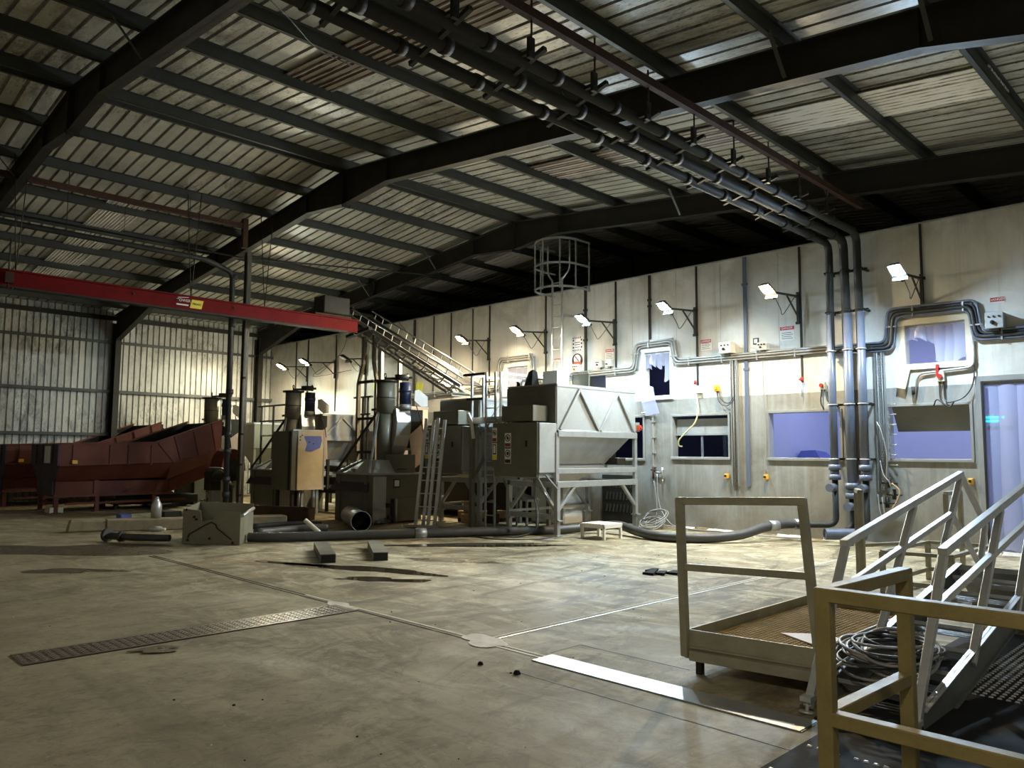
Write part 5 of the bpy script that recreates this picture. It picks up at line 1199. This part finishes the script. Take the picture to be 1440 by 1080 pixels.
bin_(-18.5, -17.5, 13.05, 14.05, 1.9, 2.9, 'warm_lit_panel', 'cream-lit bin with tapered base behind the lattice conveyor legs')
bin_(-22.5, -21.5, 13.35, 14.3, 1.8, 2.8, 'stainless', 'grey bin against the white wall behind the blue film cabinet')
bin_(-26.2, -25.2, 12.6, 13.6, 1.7, 2.6, 'olive', 'olive bin in the corner beyond the red feeders')
t = thing('brown_trough', (-16.6, 9.1, 0), 'long low brown trough on the floor before the cabinet and tank', 'trough')
m = MB(); m.prism([(-16.95, 8.45, 0), (-15.95, 9.2, 0), (-15.95, 9.2, .32), (-16.95, 8.45, .34)], (-.03, .05, 0)); m.prism([(-17.3, 8.95, 0), (-16.3, 9.7, 0), (-16.3, 9.7, .3), (-17.3, 8.95, .3)], (-.03, .05, 0)); m.prism([(-16.95, 8.45, 0), (-17.3, 8.95, 0), (-17.3, 8.95, .32), (-16.95, 8.45, .34)], (.03, .02, 0)); m.prism([(-15.95, 9.2, 0), (-16.3, 9.7, 0), (-16.3, 9.7, .3), (-15.95, 9.2, .32)], (-.03, -.02, 0)); m.prism([(-16.95, 8.45, 0), (-15.95, 9.2, 0), (-16.3, 9.7, 0), (-17.3, 8.95, 0)], (0, 0, .02)); m.build('trough', M['brown'], t)
m = MB(); m.bar((-16.96, 8.47, .35), (-15.94, 9.22, .33), .09, .04); m.build('top_rail', M['brown'], t)
t = thing('under_frame', (-17, 11.8, 0), 'dark low frame cluttered with pipes between the cabinet and the tank', 'frame')
m = MB(); m.box(-19.4, -16.3, 11.3, 11.38, .5, .6); m.box(-19.4, -16.3, 11.8, 11.88, .5, .6)
for x in (-19.3, -18.4, -17.4, -16.4): m.bar((x, 11.34, 0), (x, 11.34, 1.4), .07); m.bar((x, 11.34, .55), (x, 11.84, .55), .06)
m.build('frame', M['steel_dark'], t)
m = MB(); m.cyl((-19.2, 11.6, .8), (-16.4, 11.6, .8), .12, n=12); m.cyl((-19.0, 11.7, 1.15), (-16.6, 11.7, 1.0), .09, n=12); m.build('pipe', M['rust'], t)

# added dark boxes standing in for the shade under and behind the machines
for i, (x0, x1, y0, y1, lab) in enumerate(((-13.95, -12.85, 13.3, 14.3, 'added dark backing box on the floor behind the clutter under the half hidden hopper'), (-17.0, -14.5, 12.95, 14.4, 'added dark backing block behind the olive tank column'), (-24.0, -22.75, 7.4, 9.7, 'added low dark sled box on the floor under the long red feeder'))):
    t = thing('dark_backing_box' if i == 0 else ('dark_backing_block' if i == 1 else 'dark_backing_low'), ((x0+x1)/2, y0, 0), lab, ('conveyor', 'machine', 'backing')[i])
    m = MB(); m.box(x0, x1, y0, y1, .12, (1.0, 1.75, .36)[i]); m.build('casing', M['steel_dark'], t, bevel=.02)
    m = MB(); m.box(x0-.04, x1+.04, y0-.04, y0+.02, (.9, 1.65, .3)[i], (1.04, 1.79, .38)[i]); m.build('edge_rail', M['tan_steel'], t)
    for x in (x0+.1, x1-.1):
        m = MB(); m.box(x-.05, x+.05, y0+.02, y0+.12, 0, .12); m.build('foot', M['steel_dark'], t)
# ------------------------------------------------------------------ floor plates
def plate(name, x0, x1, y0, y1, mat, label, studs):
    t = thing(name, ((x0+x1)/2, (y0+y1)/2, 0), label, 'floor plate')
    m = MB(); m.box(x0, x1, y0, y1, 0, .008); m.build('plate', M[mat], t)
    m = MB(); k = 0; y = y0+.03
    while y < y1-.03:
        x = x0+.03+(.025 if k % 2 else 0)
        while x < x1-.03:
            if k % 2: m.bar((x-.012, y-.012, .009), (x+.012, y+.012, .009), .007, .003)
            else: m.bar((x-.012, y+.012, .009), (x+.012, y-.012, .009), .007, .003)
            x += .05
        y += .035; k += 1
    if studs: m.build('tread_pattern', M[mat], t)
    m = MB(); m.box(x1, x1+.012, y0, y1, 0, .004); m.build('edge_gap', M['black'], t)
plate('checker_plate', -7.16, -6.76, 1.62, 4.55, 'plate', 'long dark chequer plate set in the floor, ending at the joint', True)
plate('cover_plate', -4.24, -2.1, 4.46, 4.7, 'galv', 'bright steel cover strip on the floor before the grating platform', False)
def thin_poly(name, pts, mat, label, cat, z=.004):
    o = decal(name, pts, mat, z); tag(o, label, cat); return o
thin_poly('puddle', blob(-9.1, 6.2, .95, .24, .4, 3, irr=.4), 'water', 'dark puddle beside the ends of the two floor channels', 'puddle', .004)
thin_poly('puddle', blob(-8.2, 5.85, .55, .16, .7, 9, irr=.4), 'water', 'small dark puddle with tyre marks near the joint cross', 'puddle', .004)
thin_poly('puddle', blob(-10.2, 5.75, .55, .12, .5, 12, irr=.45), 'water', 'shiny wet streak by the farther floor channel', 'puddle', .004)
thin_poly('puddle', blob(-10.1, 9.2, 1.6, .26, .95, 5, irr=.4), 'water', 'long wet streak running toward the big hopper leg', 'puddle', .004)
thin_poly('damp_stain', blob(-14.3, 3.6, 2.0, .8, .75, 21, irr=.35), 'damp', 'large dark damp stain before the concrete kerb', 'stain', .003)
thin_poly('damp_stain', blob(-11.6, 3.25, .6, .2, .7, 22, irr=.4), 'damp', 'narrow dark damp streak between kerb and chequer plate', 'stain', .003)
thin_poly('damp_stain', blob(-8.9, 7.6, .9, .1, .5, 26, irr=.5), 'damp', 'thin wet swirl on the floor beyond the puddle', 'stain', .003)
thin_poly('damp_stain', blob(-6.55, 2.5, .2, .09, 1.2, 24, irr=.45), 'damp', 'small brown stain on the edge of the chequer plate', 'stain', .01)

# ------------------------------------------------------------------ loose things on the floor
t = thing('concrete_kerb', (-16.5, 6.2, 0), 'low concrete kerb on the floor in front of the red feeder', 'kerb')
m = MB(); m.loft([(-17.25, 4.72, 0), (-16.84, 4.62, 0), (-16.62, 5.3, 0), (-17.05, 5.4, 0)], [(-17.2, 4.78, .25), (-16.88, 4.68, .26), (-16.65, 5.32, .23), (-17.02, 5.38, .24)]); m.build('rough_end', M['conc'], t, bevel=.04)
m = MB(); m.loft([(-17.04, 5.38, 0), (-16.62, 5.28, 0), (-16.62, 5.28, .23), (-17.04, 5.38, .23)], [(-15.75, 8.6, 0), (-15.35, 8.5, 0), (-15.35, 8.5, .23), (-15.75, 8.6, .23)]); m.build('kerb', M['conc'], t, bevel=.02)
t = thing('steel_flask', (-16.55, 6.2, .24), 'small steel flask standing on the concrete kerb', 'bottle')
m = MB(); m.tube([(-16.55, 6.2, .235), (-16.55, 6.2, .5), (-16.55, 6.2, .57), (-16.55, 6.2, .6), (-16.55, 6.2, .63)], [.1, .1, .06, .045, .045], 18); m.build('body', M['stainless'], t)
m = MB(); m.cyl((-16.55, 6.2, .63), (-16.55, 6.2, .66), .035, n=12); m.build('cap', M['galv'], t)
t = thing('white_bottle', (-16.0, 6.05, 0), 'small white bottle lying on the floor by the kerb', 'bottle')
m = MB(); m.tube([(-16.2, 5.98, .05), (-16.02, 6.1, .05), (-15.98, 6.13, .05), (-15.93, 6.16, .05)], [.05, .05, .022, .022], 12); m.build('bottle', M['white'], t)
# tipped sheet-metal chute
t = thing('tipped_chute', (-13.65, 6.15, 0), 'tipped open sheet-metal chute with a notched front, lying on the floor', 'chute')
FL, FR_, BR, BL = V((-13.73, 5.6, 0)), V((-12.77, 6.19, 0)), V((-13.54, 6.81, 0)), V((-14.5, 6.22, 0))
ex = (FR_-FL); ez = V((0, 0, 1)); nb = (BL-FL).normalized()*.012
def fp(u, z): return FL + ex*u + ez*z
m = MB(); m.prism([fp(0,.02), fp(1,0), fp(1,.56), fp(.68,.57), fp(.68,.45), fp(.52,.42), fp(.33,.38), fp(.31,.57), fp(0,.6)], nb); m.build('front_plate', M['chute'], t)
m = MB(); m.prism([BL+ez*.02, BR+ez*.02, BR+ez*.64, BL+ez*.66], -nb); m.build('back_plate', M['chute'], t)
m = MB(); m.prism([FR_+ez*0, BR+ez*.02, BR+ez*.5, FR_+ez*.5], (-.012, -.005, 0)); m.prism([FL, BL, BL+ez*.66, FL+ez*.58], (.012, .005, 0)); m.build('side_plate', M['chute'], t)
m = MB(); m.prism([FL, FR_, BR, BL], (0, 0, .012)); m.build('base_plate', M['chute'], t)
m = MB(); m.cyl(FR_+V((0,.03,.5)), BR+V((0,0,.56)), .03, n=12); m.build('roller', M['galv'], t)
m = MB()
for (u0, z0, u1, z1) in ((.1, .1, .12, .16), (.12, .16, .4, .33), (.4, .33, .5, .38), (.5, .38, .58, .34), (.58, .34, .6, .28), (.6, .28, .86, .09)): m.bar(fp(u0, z0)-nb, fp(u1, z1)-nb, .014, .014)
for (u, z) in ((.06, .58), (.1, .06), (.88, .04), (.48, .1), (.2, .46), (.24, .42)): m.cyl(fp(u, z)-nb*2, fp(u, z), .022, n=8)
m.build('seam', M['steel_dark'], t)
t = thing('flanged_pipe', (-14.3, 5.1, 0), 'black pipe with a flanged end lying beside the tipped chute', 'pipe')
m = MB(); m.tube([(-14.82, 4.78, .1), (-14.3, 5.0, .1), (-13.86, 5.44, .09)], .062, 14); m.build('pipe', M['hose'], t)
m = MB(); m.cyl((-14.92, 4.74, .11), (-14.86, 4.765, .11), .115, n=18); m.build('flange', M['hose'], t)
m = MB(); m.cyl((-14.6, 4.87, .1), (-14.54, 4.9, .1), .09, n=14); m.build('collar', M['hose'], t)
t = thing('suction_hose', (-10.5, 10.5, 0), 'long black suction hose snaking across the floor to the tall pipes', 'hose')
hp = [(-13.08, 6.5, .09), (-12.76, 6.85, .09), (-12.26, 7.88, .09), (-11.61, 9.16, .09), (-10.92, 10.53, .09), (-10.38, 11.5, .09), (-10.0, 12.25, .13), (-9.55, 12.5, .18), (-9.05, 12.35, .13), (-8.5, 12.15, .09), (-7.95, 12.15, .09), (-7.5, 12.5, .09), (-7.15, 13.0, .14), (-6.95, 13.5, .25), (-6.78, 13.95, .3), (-6.58, 14.23, .3)]
m = MB(); m.tube(smoothline(hp, 10), .085, 14); m.build('hose', M['hose'], t)
for p, q in (((-11.65, 9.08), (-11.55, 9.27)), ((-6.9, 13.62), (-6.82, 13.8))):
    m = MB(); z = .09 if p[0] < -9 else .28; m.cyl((p[0], p[1], z), (q[0], q[1], z), .097, n=14); m.build('clamp_band', M['galv'], t)
m = MB(); m.cyl((-6.64, 14.1, .3), (-6.53, 14.26, .3), .1, n=14); m.build('coupling', M['galv'], t)
def channel(a, b, label):
    t = thing('steel_channel', ((a[0]+b[0])/2, (a[1]+b[1])/2, 0), label, 'channel', )
    A, Bq = V((*a, .0)), V((*b, .0)); d = (Bq-A).normalized(); s = V((d.y, -d.x, 0))
    m = MB(); m.prism([A-s*.11+V((0,0,.11)), A+s*.11+V((0,0,.11)), A+s*.11+V((0,0,.125)), A-s*.11+V((0,0,.125))], Bq-A); m.build('top_plate', M['olive'], t)
    m = MB()
    for k in (-.11, .1): m.prism([A+s*k, A+s*(k+.01), A+s*(k+.01)+V((0,0,.11)), A+s*k+V((0,0,.11))], Bq-A)
    m.build('side_flange', M['olive'], t)
    m = MB(); m.prism([A-s*.1+V((0,0,.002)), A+s*.1+V((0,0,.002)), A+s*.1+V((0,0,.1)), A-s*.1+V((0,0,.1))], d*.02); m.build('dark_end', M['black'], t)
channel((-9.92, 6.16), (-11.35, 6.9), 'olive steel channel on the floor, the one nearer the tipped chute')
channel((-9.6, 6.85), (-10.95, 7.68), 'olive steel channel on the floor, the one nearer the big hopper')
t = thing('metal_duct', (-14.2, 9.2, 0), 'short open metal duct lying on the floor against the olive tank', 'duct')
a, b = V((-13.3, 9.0, .21)), V((-14.85, 9.75, .21))
m = MB(); m.cyl(a, b, .2, n=26, caps=False); m.build('duct', M['galv'], t); m = MB(); m.cyl(a+(a-b).normalized()*.004, b, .19, n=26, caps=False); m.cyl(a+(b-a)*.5, a+(b-a)*.52, .19, n=26); m.build('inside', M['black'], t)
m = MB(); m.tube([a+V((.2*math.cos(w*PI/13)*.44, .2*math.cos(w*PI/13)*.9, .2*math.sin(w*PI/13))) for w in range(26)], .008, 5, closed=True); m.build('rolled_rim', M['galv'], t)
for i, (p, r, mat, lab) in enumerate((([(-14.0, 7.1, .06), (-14.1, 7.9, .06), (-14.0, 8.3, .07), (-13.9, 8.6, .06)], .08, 'hose', 'flattened grey hose lying behind the tipped chute'), ([(-15.2, 7.6, .06), (-15.0, 8.4, .08), (-14.8, 9.0, .05)], .06, 'pipe_dark', 'dark bent pipe lying behind the flattened hose'))):
    m = MB(); m.tube(smoothline(p), r, 10); tag(m.build('loose_hose', M[mat]), lab, 'hose')
t = thing('pale_tube', (-13.9, 8.35, 0), 'short pale pipe propped upright beside the flattened hose', 'pipe')
m = MB(); m.cyl((-13.62, 8.25, .01), (-13.95, 8.12, .24), .045, n=12, caps=False); m.cyl((-13.63, 8.246, .017), (-13.94, 8.124, .23), .035, n=12); m.build('tube', M['white'], t)
# aluminium ladder
t = thing('aluminium_ladder', (-13.15, 10.5, 0), 'two-section aluminium ladder leaning at the half hidden hopper machine', 'ladder')
def ladder_sec(a, b, ta, tb, z0, z1, n0, n1):
    a, b, ta, tb = V((*a, z0)), V((*b, z0)), V((*ta, z1)), V((*tb, z1))
    for p, q in ((a, ta), (b, tb)):
        m = MB(); m.bar(p, q, .035, .075, up=(b-a)); m.build('stile', M['alu'], t, bevel=.004)
    for k in range(n0, n1):
        f = (k*.28+.16-z0)/(z1-z0); m = MB(); m.bar(a+(ta-a)*f, b+(tb-b)*f, .03, .022); m.build('rung', M['alu'], t)
ladder_sec((-13.36, 10.42), (-13.03, 10.5), (-13.28, 10.62), (-12.96, 10.69), .03, 2.34, 0, 8)
ladder_sec((-13.22, 10.52), (-12.93, 10.59), (-13.14, 10.72), (-12.86, 10.79), .03, 2.3, 0, 8)
m = MB(); m.bar((-13.62, 10.32, .03), (-12.72, 10.55, .03), .07, .05); m.build('stabiliser_foot', M['alu'], t)
# step stool
t = thing('step_stool', (-9.3, 11.7, 0), 'low pale step stool with a ribbed top beside the black hose', 'stool')
m = MB(); m.box(-9.6, -9.02, 11.42, 11.98, .26, .285)
for k in range(8): m.box(-9.58+k*.072, -9.54+k*.072, 11.42, 11.98, .285, .292)
m.build('top', M['white'], t)
m = MB(); m.box(-9.6, -9.02, 11.42, 11.44, .21, .26); m.box(-9.6, -9.02, 11.96, 11.98, .21, .26); m.box(-9.6, -9.58, 11.42, 11.98, .21, .26); m.box(-9.04, -9.02, 11.42, 11.98, .21, .26); m.build('apron', M['white'], t)
for (x, y) in ((-9.57, 11.45), (-9.05, 11.45), (-9.57, 11.95), (-9.05, 11.95)):
    m = MB(); m.bar((x, y, 0), (x, y, .26), .045); m.build('leg', M['white'], t)
def coil(name, c, r, nloops, rt, mat, label, flat=.12, tilt=0, seed=1, loose=None):
    rnd = random.Random(seed); t = thing(name, c, label, 'cable coil'); C0 = V(c)
    for k in range(nloops):
        rr = r*rnd.uniform(.72, 1.06); off = V((rnd.uniform(-.07, .07)*r/.3, rnd.uniform(-.07, .07)*r/.3, rnd.uniform(.0, flat)))
        ph = rnd.uniform(0, 6.28); tx, ty = rnd.uniform(-.14, .14), rnd.uniform(-.14, .14); e = rnd.uniform(.85, 1.1); wob = rnd.uniform(.02, .07)
        pts = []
        for i in range(30):
            a = 2*PI*i/30; q = rr*(1+wob*math.sin(3*a+ph)); x, y = q*math.cos(a)*e, q*math.sin(a)
            pts.append(C0+off+V((x, y, x*tx+y*ty+tilt*y+.02)))
        m = MB(); m.tube(pts, rt*rnd.choice((1, 1, 1.25)), 6, closed=True); m.build('cable_loop', M[mat if rnd.random() < .7 else 'cable_dark'], t)
    for p in loose or []:
        m = MB(); m.tube(smoothline(p), rt, 6); m.build('cable_tail', M[mat], t)
    return t
coil('cable_coil', (-9.75, 14.0, .05), .26, 8, .012, 'cable', 'loose coil of grey cable on the floor by the wall and hopper leg', .22, .5, 4, [[(-9.6, 14.0, .1), (-9.2, 14.1, .06), (-8.7, 14.2, .03), (-8.3, 14.3, .03)]])
for i, (p, lab) in enumerate((([(-11.2, 10.3, .015), (-10.9, 10.0, .015), (-10.3, 10.1, .015), (-9.9, 10.6, .02), (-10.0, 11.1, .02)], 'thin black cable lying on the floor before the big hopper'), ([(-9.0, 14.2, .02), (-8.2, 14.3, .02), (-7.3, 14.25, .02), (-6.6, 14.4, .02)], 'pale cable lying along the foot of the grey wall'))):
    m = MB(); m.tube(smoothline(p), .012, 6); tag(m.build('floor_cable', M['cable_dark' if i == 0 else 'cable']), lab, 'cable')
t = thing('broken_plastic', (-6.05, 8.85, 0), 'scraps of broken black plastic on the rusty floor patch', 'scrap')
for k, (x, y) in enumerate(((-6.2, 8.9), (-6.0, 8.8), (-5.9, 8.95), (-6.1, 8.7))):
    m = MB(); m.prism([(x-.1, y-.04, .0), (x+.09, y-.06, .01), (x+.06, y+.05, .03), (x-.05, y+.06, .02)], (0, 0, .025)); m.build('fragment', M['rubber'], t)
for k, (x, y, s) in enumerate(((-4.43, 4.1, .022), (-4.06, 4.12, .026))):
    m = MB(); m.loft([(x-s, y-s, 0), (x+s, y-s*.8, 0), (x+s*.8, y+s, 0), (x-s, y+s*.7, 0)], [(x-s*.6, y-s*.5, s*1.3), (x+s*.5, y-s*.5, s), (x+s*.5, y+s*.5, s*1.2), (x-s*.5, y+s*.4, s)]); tag(m.build('stone', M['rubber'], bevel=.006), ('dark lump on the floor, the one nearer the joint cross', 'dark lump on the floor, the one nearer the bright cover strip')[k], 'stone')
m = MB(); rnd = random.Random(11)
for k in range(130):
    x = rnd.uniform(-12, -.8); y = rnd.uniform(1.2, 12.5); s = rnd.uniform(.003, .009)
    m.loft([(x-s, y-s, 0), (x+s, y-s, 0), (x+s, y+s, 0), (x-s, y+s, 0)], [(x-s*.5, y-s*.5, s), (x+s*.5, y-s*.5, s), (x+s*.4, y+s*.5, s), (x-s*.5, y+s*.4, s)], k % 2)
tag(m.build('grit', [M['chalk'], M['rubber']]), 'pale and dark grit scattered over the concrete floor', 'grit', kind='stuff')

# ------------------------------------------------------------------ grating platform with a single end rail
t = thing('grating_platform', (-2.75, 6.1, 0), 'low steel platform with rusty grating floor and a tall end rail', 'platform')
px0, px1, py0, py1 = -3.2, -2.29, 5.03, 7.1
m = MB()
for a, b in (((px0, py0), (px1, py0+.12)), ((px0, py0), (px0, py1)), ((px1, py0+.12), (px1, py1)), ((px0, py1), (px1, py1))): m.bar((*a, .24), (*b, .24), .012, .16)
m.build('tray_side', M['rail'], t)
m = MB(); m.bar((px0+.03, py0-.01, .2), (px1, py0+.11, .2), .03, .012); m.bar((px0+.02, py0, .14), (px1, py0+.12, .14), .06, .07); m.bar((px0, py0, .14), (px0, py1, .14), .06, .06); m.bar((px1, py0+.1, .14), (px1, py1, .14), .06, .06); m.build('lower_frame', M['rail'], t)
m = MB(); nx, ny = 24, 52
for k in range(nx+1): x = px0+.02+(px1-px0-.04)*k/nx; m.box(x-.003, x+.003, py0+.02+.12*k/nx, py1-.02, .225, .25)
for k in range(ny+1): y = py0+.13+(py1-py0-.16)*k/ny; m.box(px0+.02, px1-.02, y-.003, y+.003, .228, .25)
m.build('grating', M['grating'], t)
m = MB(); m.box(px0+.02, px1-.02, py0+.12, py1-.02, .2, .205); m.build('grime_tray', M['grating'], t)
for a, b in (((px0-.01, py0-.02, .13), (px0-.03, py0-.04, 1.27)), ((px1+.0, py0+.17, .13), (px1-.1, py0+.17, 1.3))):
    m = MB(); m.bar(a, b, .055, .055); m.build('rail_post', M['rail'], t, bevel=.004)
m = MB(); m.bar((px0-.055, py0-.04, 1.25), (px1-.075, py0+.17, 1.28), .055, .055); m.build('top_rail', M['rail'], t, bevel=.004)
m = MB(); m.bar((px0-.02, py0-.03, .77), (px1-.05, py0+.17, .78), .045, .05); m.build('mid_rail', M['rail'], t, bevel=.004)
for x, y in ((px0+.06, py0+.06), (px0+.06, py1-.1), (px1-.06, py1-.1)):
    m = MB(); m.bar((x, y, 0), (x, y, .14), .045); m.bar((x-.02, y, .1), (x+.12, y+.02, .14), .05, .02); m.build('leg', M['steel_dark'], t)
t = thing('white_board', (-2.5, 5.68, .25), 'pale pinkish board lying on the rusty grating', 'board')
m = MB(); m.prism([(-2.8, 5.68, .252), (-2.4, 5.46, .254), (-2.3, 5.75, .262), (-2.55, 5.86, .256)], (0, 0, .006)); m.build('board', M['paper'], t)

# ------------------------------------------------------------------ tipped aluminium stair with handrails
t = thing('tipped_stair', (-1.9, 6.4, 0), 'aluminium stair unit with twin handrails tipped forward onto the floor', 'stair')
SX = (-2.22, -1.6)
def sz(y): return .135+.160*(y-5.07)
sd = V((0, 1, .16)).normalized(); sn = V((0, -.16, 1)).normalized(); td = V((0, .82, -.57))
for X0, s in ((SX[0], 1), (SX[1], -1)):
    a, b = V((X0, 4.98, sz(4.98))), V((X0, 8.05, sz(8.05)))
    m = MB(); m.bar(a-sn*.1, b-sn*.1, .008, .2, up=sn); m.bar(a-sn*.2, b-sn*.2, .05, .008, up=sn); sg = m.build('stringer', M['stringer'], t)
    m = MB(); m.bar(a-sn*.004, b-sn*.004, .05, .008, up=sn); m.build('top_flange', M['alu'], sg)
    def bar_(p, q, w=.05, name='rail_post', h=None):
        mm = MB(); mm.bar((X0, *p), (X0, *q), w, h or w); mm.build(name, M['alu'], t, bevel=.004)
    bar_((4.84, .03), (5.49, .97)); bar_((5.98, .2), (6.9, 1.19)); bar_((7.2, .35), (8.22, 1.4)); bar_((8.45, .12), (8.98, .92))
    bar_((5.46, .985), (8.24, 1.425), .055, 'handrail'); bar_((5.27, .66), (7.9, 1.07), .045, 'mid_rail')
    bar_((8.22, 1.42), (8.98, .9), .045, 'landing_rail'); bar_((7.9, 1.06), (8.72, .52), .04, 'landing_rail')
    m = MB(); m.cyl((X0, 4.82, 0), (X0, 4.84, .09), .012, n=8); m.cyl((X0, 4.815, 0), (X0, 4.817, .012), .045, n=12); m.box(X0-.035, X0+.035, 4.8, 4.88, .07, .1); m.build('levelling_foot', M['alu'], t)
for k in range(7):
    y = 5.25+k*.42; c = V(((SX[0]+SX[1])/2, y, sz(y)-.03))
    m = MB(); p = c-td*.0; q = c+td*.2; w = V(((SX[1]-SX[0])/2-.02, 0, 0))
    m.loft([p-w, p+w, p+w-sn*.03, p-w-sn*.03], [p-w+td*.02, p+w+td*.02, p+w+td*.02-sn*.03, p-w+td*.02-sn*.03])
    for j in range(6): m.bar(p-w+td*(.03+.03*j), p+w+td*(.03+.03*j), .012, .012, up=sn)
    m.build('tread', M['alu'], t)
m = MB(); a = V(((SX[0]+SX[1])/2, 8.0, .56)); w = V((.33, 0, 0)); m.prism([a-w, a+w, a+w+td*.75, a-w+td*.75], (0, .03, .04)); m.bar(a-w+td*.75-V((0,0,.04)), a+w+td*.75-V((0,0,.04)), .05, .14); m.build('landing', M['machine'], t)
coil('cable_coil', (-1.92, 5.42, .24), .31, 17, .0095, 'cable', 'big tangled coil of grey cable on the tipped stair treads', .16, .12, 8, [[(-2.1, 5.25, .3), (-2.14, 5.0, .22), (-2.05, 4.82, .12), (-1.9, 4.85, .1)], [(-2.15, 5.55, .32), (-2.3, 5.4, .3), (-2.28, 5.2, .22), (-2.12, 5.0, .12)]])

# ------------------------------------------------------------------ yellowed corner guard rail close by
t = thing('corner_guard_rail', (-1.2, 3.2, 0), 'yellowed square-tube corner guard rail in front of the tipped stair', 'guard rail')
N1, N2, N3 = (-1.24, 2.86), (-1.21, 3.6), (.9, 2.85)
for p in (N1, N2, N3):
    m = MB(); m.bar((*p, 0), (*p, 1.09), .056); m.box(p[0]-.06, p[0]+.06, p[1]-.06, p[1]+.06, 0, .01); m.build('post', M['yellow_rail'], t, bevel=.004)
for z in (1.09, .655):
    m = MB(); m.bar((N1[0]-.028, N1[1], z), (*N3, z), .056, .05); m.build('rail', M['yellow_rail'], t, bevel=.004)
    m = MB(); m.bar((N1[0], N1[1]+.02, z), (N2[0], N2[1]+.028, z), .056, .05); m.build('return_rail', M['yellow_rail'], t, bevel=.004)

# ------------------------------------------------------------------ studded anti-slip plates on the floor under and beside the stair, dark sheets widened as painted shade
for i, (x0, x1, y0, y1, lab) in enumerate(((-2.14, .9, 4.74, 8.2, 'shade-dark studded anti-slip plate on the floor under the tipped stair'), (-2.0, .9, 3.6, 4.72, 'shade-dark studded anti-slip plate on the floor behind the corner guard rail'))):
    t = thing('anti_slip_plate', ((x0+x1)/2, (y0+y1)/2, 0), lab, 'floor plate')
    m = MB(); m.box(x0, x1, y0, y1, 0, .012); m.build('plate', M['rubber'], t)
    m = MB(); rnd = random.Random(30+i); y = y0+.05
    while y < y1-.04:
        x = x0+.05
        while x < x1-.04:
            if (i == 0 and y > 5.9 and x > -1.7) or (i == 1 and int((y-y0)/.055) % 8 == 3 and rnd.random() < .8): m.loft([(x-.014, y-.009, .012), (x+.014, y-.009, .012), (x+.014, y+.009, .012), (x-.014, y+.009, .012)], [(x-.009, y-.005, .02), (x+.009, y-.005, .02), (x+.009, y+.005, .02), (x-.009, y+.005, .02)])
            x += .05
        y += .055 if i else .065
    tag(m.build('studs', M['alu'], t), kind='stuff')

# ------------------------------------------------------------------ low frame with two narrow end rails beyond the stair
t = thing('low_gantry_frame', (-3.4, 10.4, 0), 'low steel frame with two narrow upright end rails beyond the stair', 'frame')
for (p, q, h) in (((-3.62, 9.43), (-3.86, 9.95), 1.16), ((-3.24, 11.3), (-3.26, 12.0), 1.1)):
    for w in (p, q):
        m = MB(); m.bar((*w, 0), (*w, h), .06); m.build('upright', M['rail'], t, bevel=.004)
    m = MB(); m.bar((*p, h), (*q, h), .06, .05); m.build('top_bar', M['rail'], t, bevel=.004)
for p in ((-3.42, 9.5), (-3.39, 11.0), (-2.7, 11.1), (-2.72, 9.6)):
    m = MB(); m.bar((*p, 0), (*p, .48), .055); m.build('leg', M['rail'], t)
m = MB()
for a, b in (((-3.42, 9.5), (-3.39, 11.0)), ((-3.39, 11.0), (-2.7, 11.1)), ((-2.7, 11.1), (-2.72, 9.6)), ((-2.72, 9.6), (-3.42, 9.5))): m.bar((*a, .48), (*b, .48), .05, .04); m.bar((*a, .14), (*b, .14), .045, .05)
m.bar((-3.86, 9.95, .48), (-3.39, 11.0, .48), .04); m.bar((-3.39, 11.0, .14), (-3.25, 11.3, .14), .05); m.build('side_rail', M['rail'], t)
# small clutter under the feeders
for i, (x, y, s, mat, lab) in enumerate(((-19.6, 6.6, .12, 'blue_film', 'small turquoise tray on floor under the long red feeder'), (-22.6, 5.9, .16, 'cream', 'cream block on the floor behind the foot of the long red feeder'), (-19.0, 7.4, .2, 'steel_dark', 'dark box among clutter under the upswept feeder end'))):
    m = MB(); m.box(x-s*1.4, x+s*1.4, y-s, y+s, 0, s*.9); tag(m.build('floor_box', M[mat], bevel=.01), lab, 'box')
# ------------------------------------------------------------------ light
SC.world = bpy.data.worlds.new('night'); SC.world.use_nodes = True
SC.world.node_tree.nodes['Background'].inputs[0].default_value = (.05, .07, .12, 1); SC.world.node_tree.nodes['Background'].inputs[1].default_value = .05
def area(name, loc, rot, sx, sy, e, col):
    l = bpy.data.lights.new(name, 'AREA'); l.shape = 'RECTANGLE'; l.size = sx; l.size_y = sy; l.energy = e; l.color = col
    o = bpy.data.objects.new(name, l); COL.objects.link(o); o.location = loc; o.rotation_euler = rot; return o
# strip lights of the lit cold room (on its ceiling)
for x, y in ((-6.2, 16.6), (-3.2, 16.6), (-.6, 16.6)): area('cold_room_light', (x, y, 4.55), (0, 0, 0), 1.6, .3, COLD, (.49, .60, 1.0))
area('dark_room_fill', (-12.0, 16.6, 4.5), (0, 0, 0), .6, .3, 14, (.5, .58, 1.0))  # added fill lifting the dark room to navy, no fitting behind it
# unseen fill lamps added on the photographer's side to brighten the foreground
for x, y in ((.7, -.8), (-8.5, -3.5), (-17.0, -3.5)): area('fill_light', (x, y, 4.7), (0, 0, 0), .5, .5, FILL*(2.6 if x > 0 else .6), (1.0, .93, .8))
vs = SC.view_settings
SC.display_settings.display_device = 'sRGB'
vs.view_transform = 'Standard'; vs.look = 'None'; vs.gamma = 1; vs.use_curve_mapping = False; vs.exposure = EXPO
SC.cycles.use_denoising = True
SC.cycles.max_bounces = 8; SC.cycles.diffuse_bounces = 5; SC.cycles.transparent_max_bounces = 12
SC.cycles.sample_clamp_indirect = 6
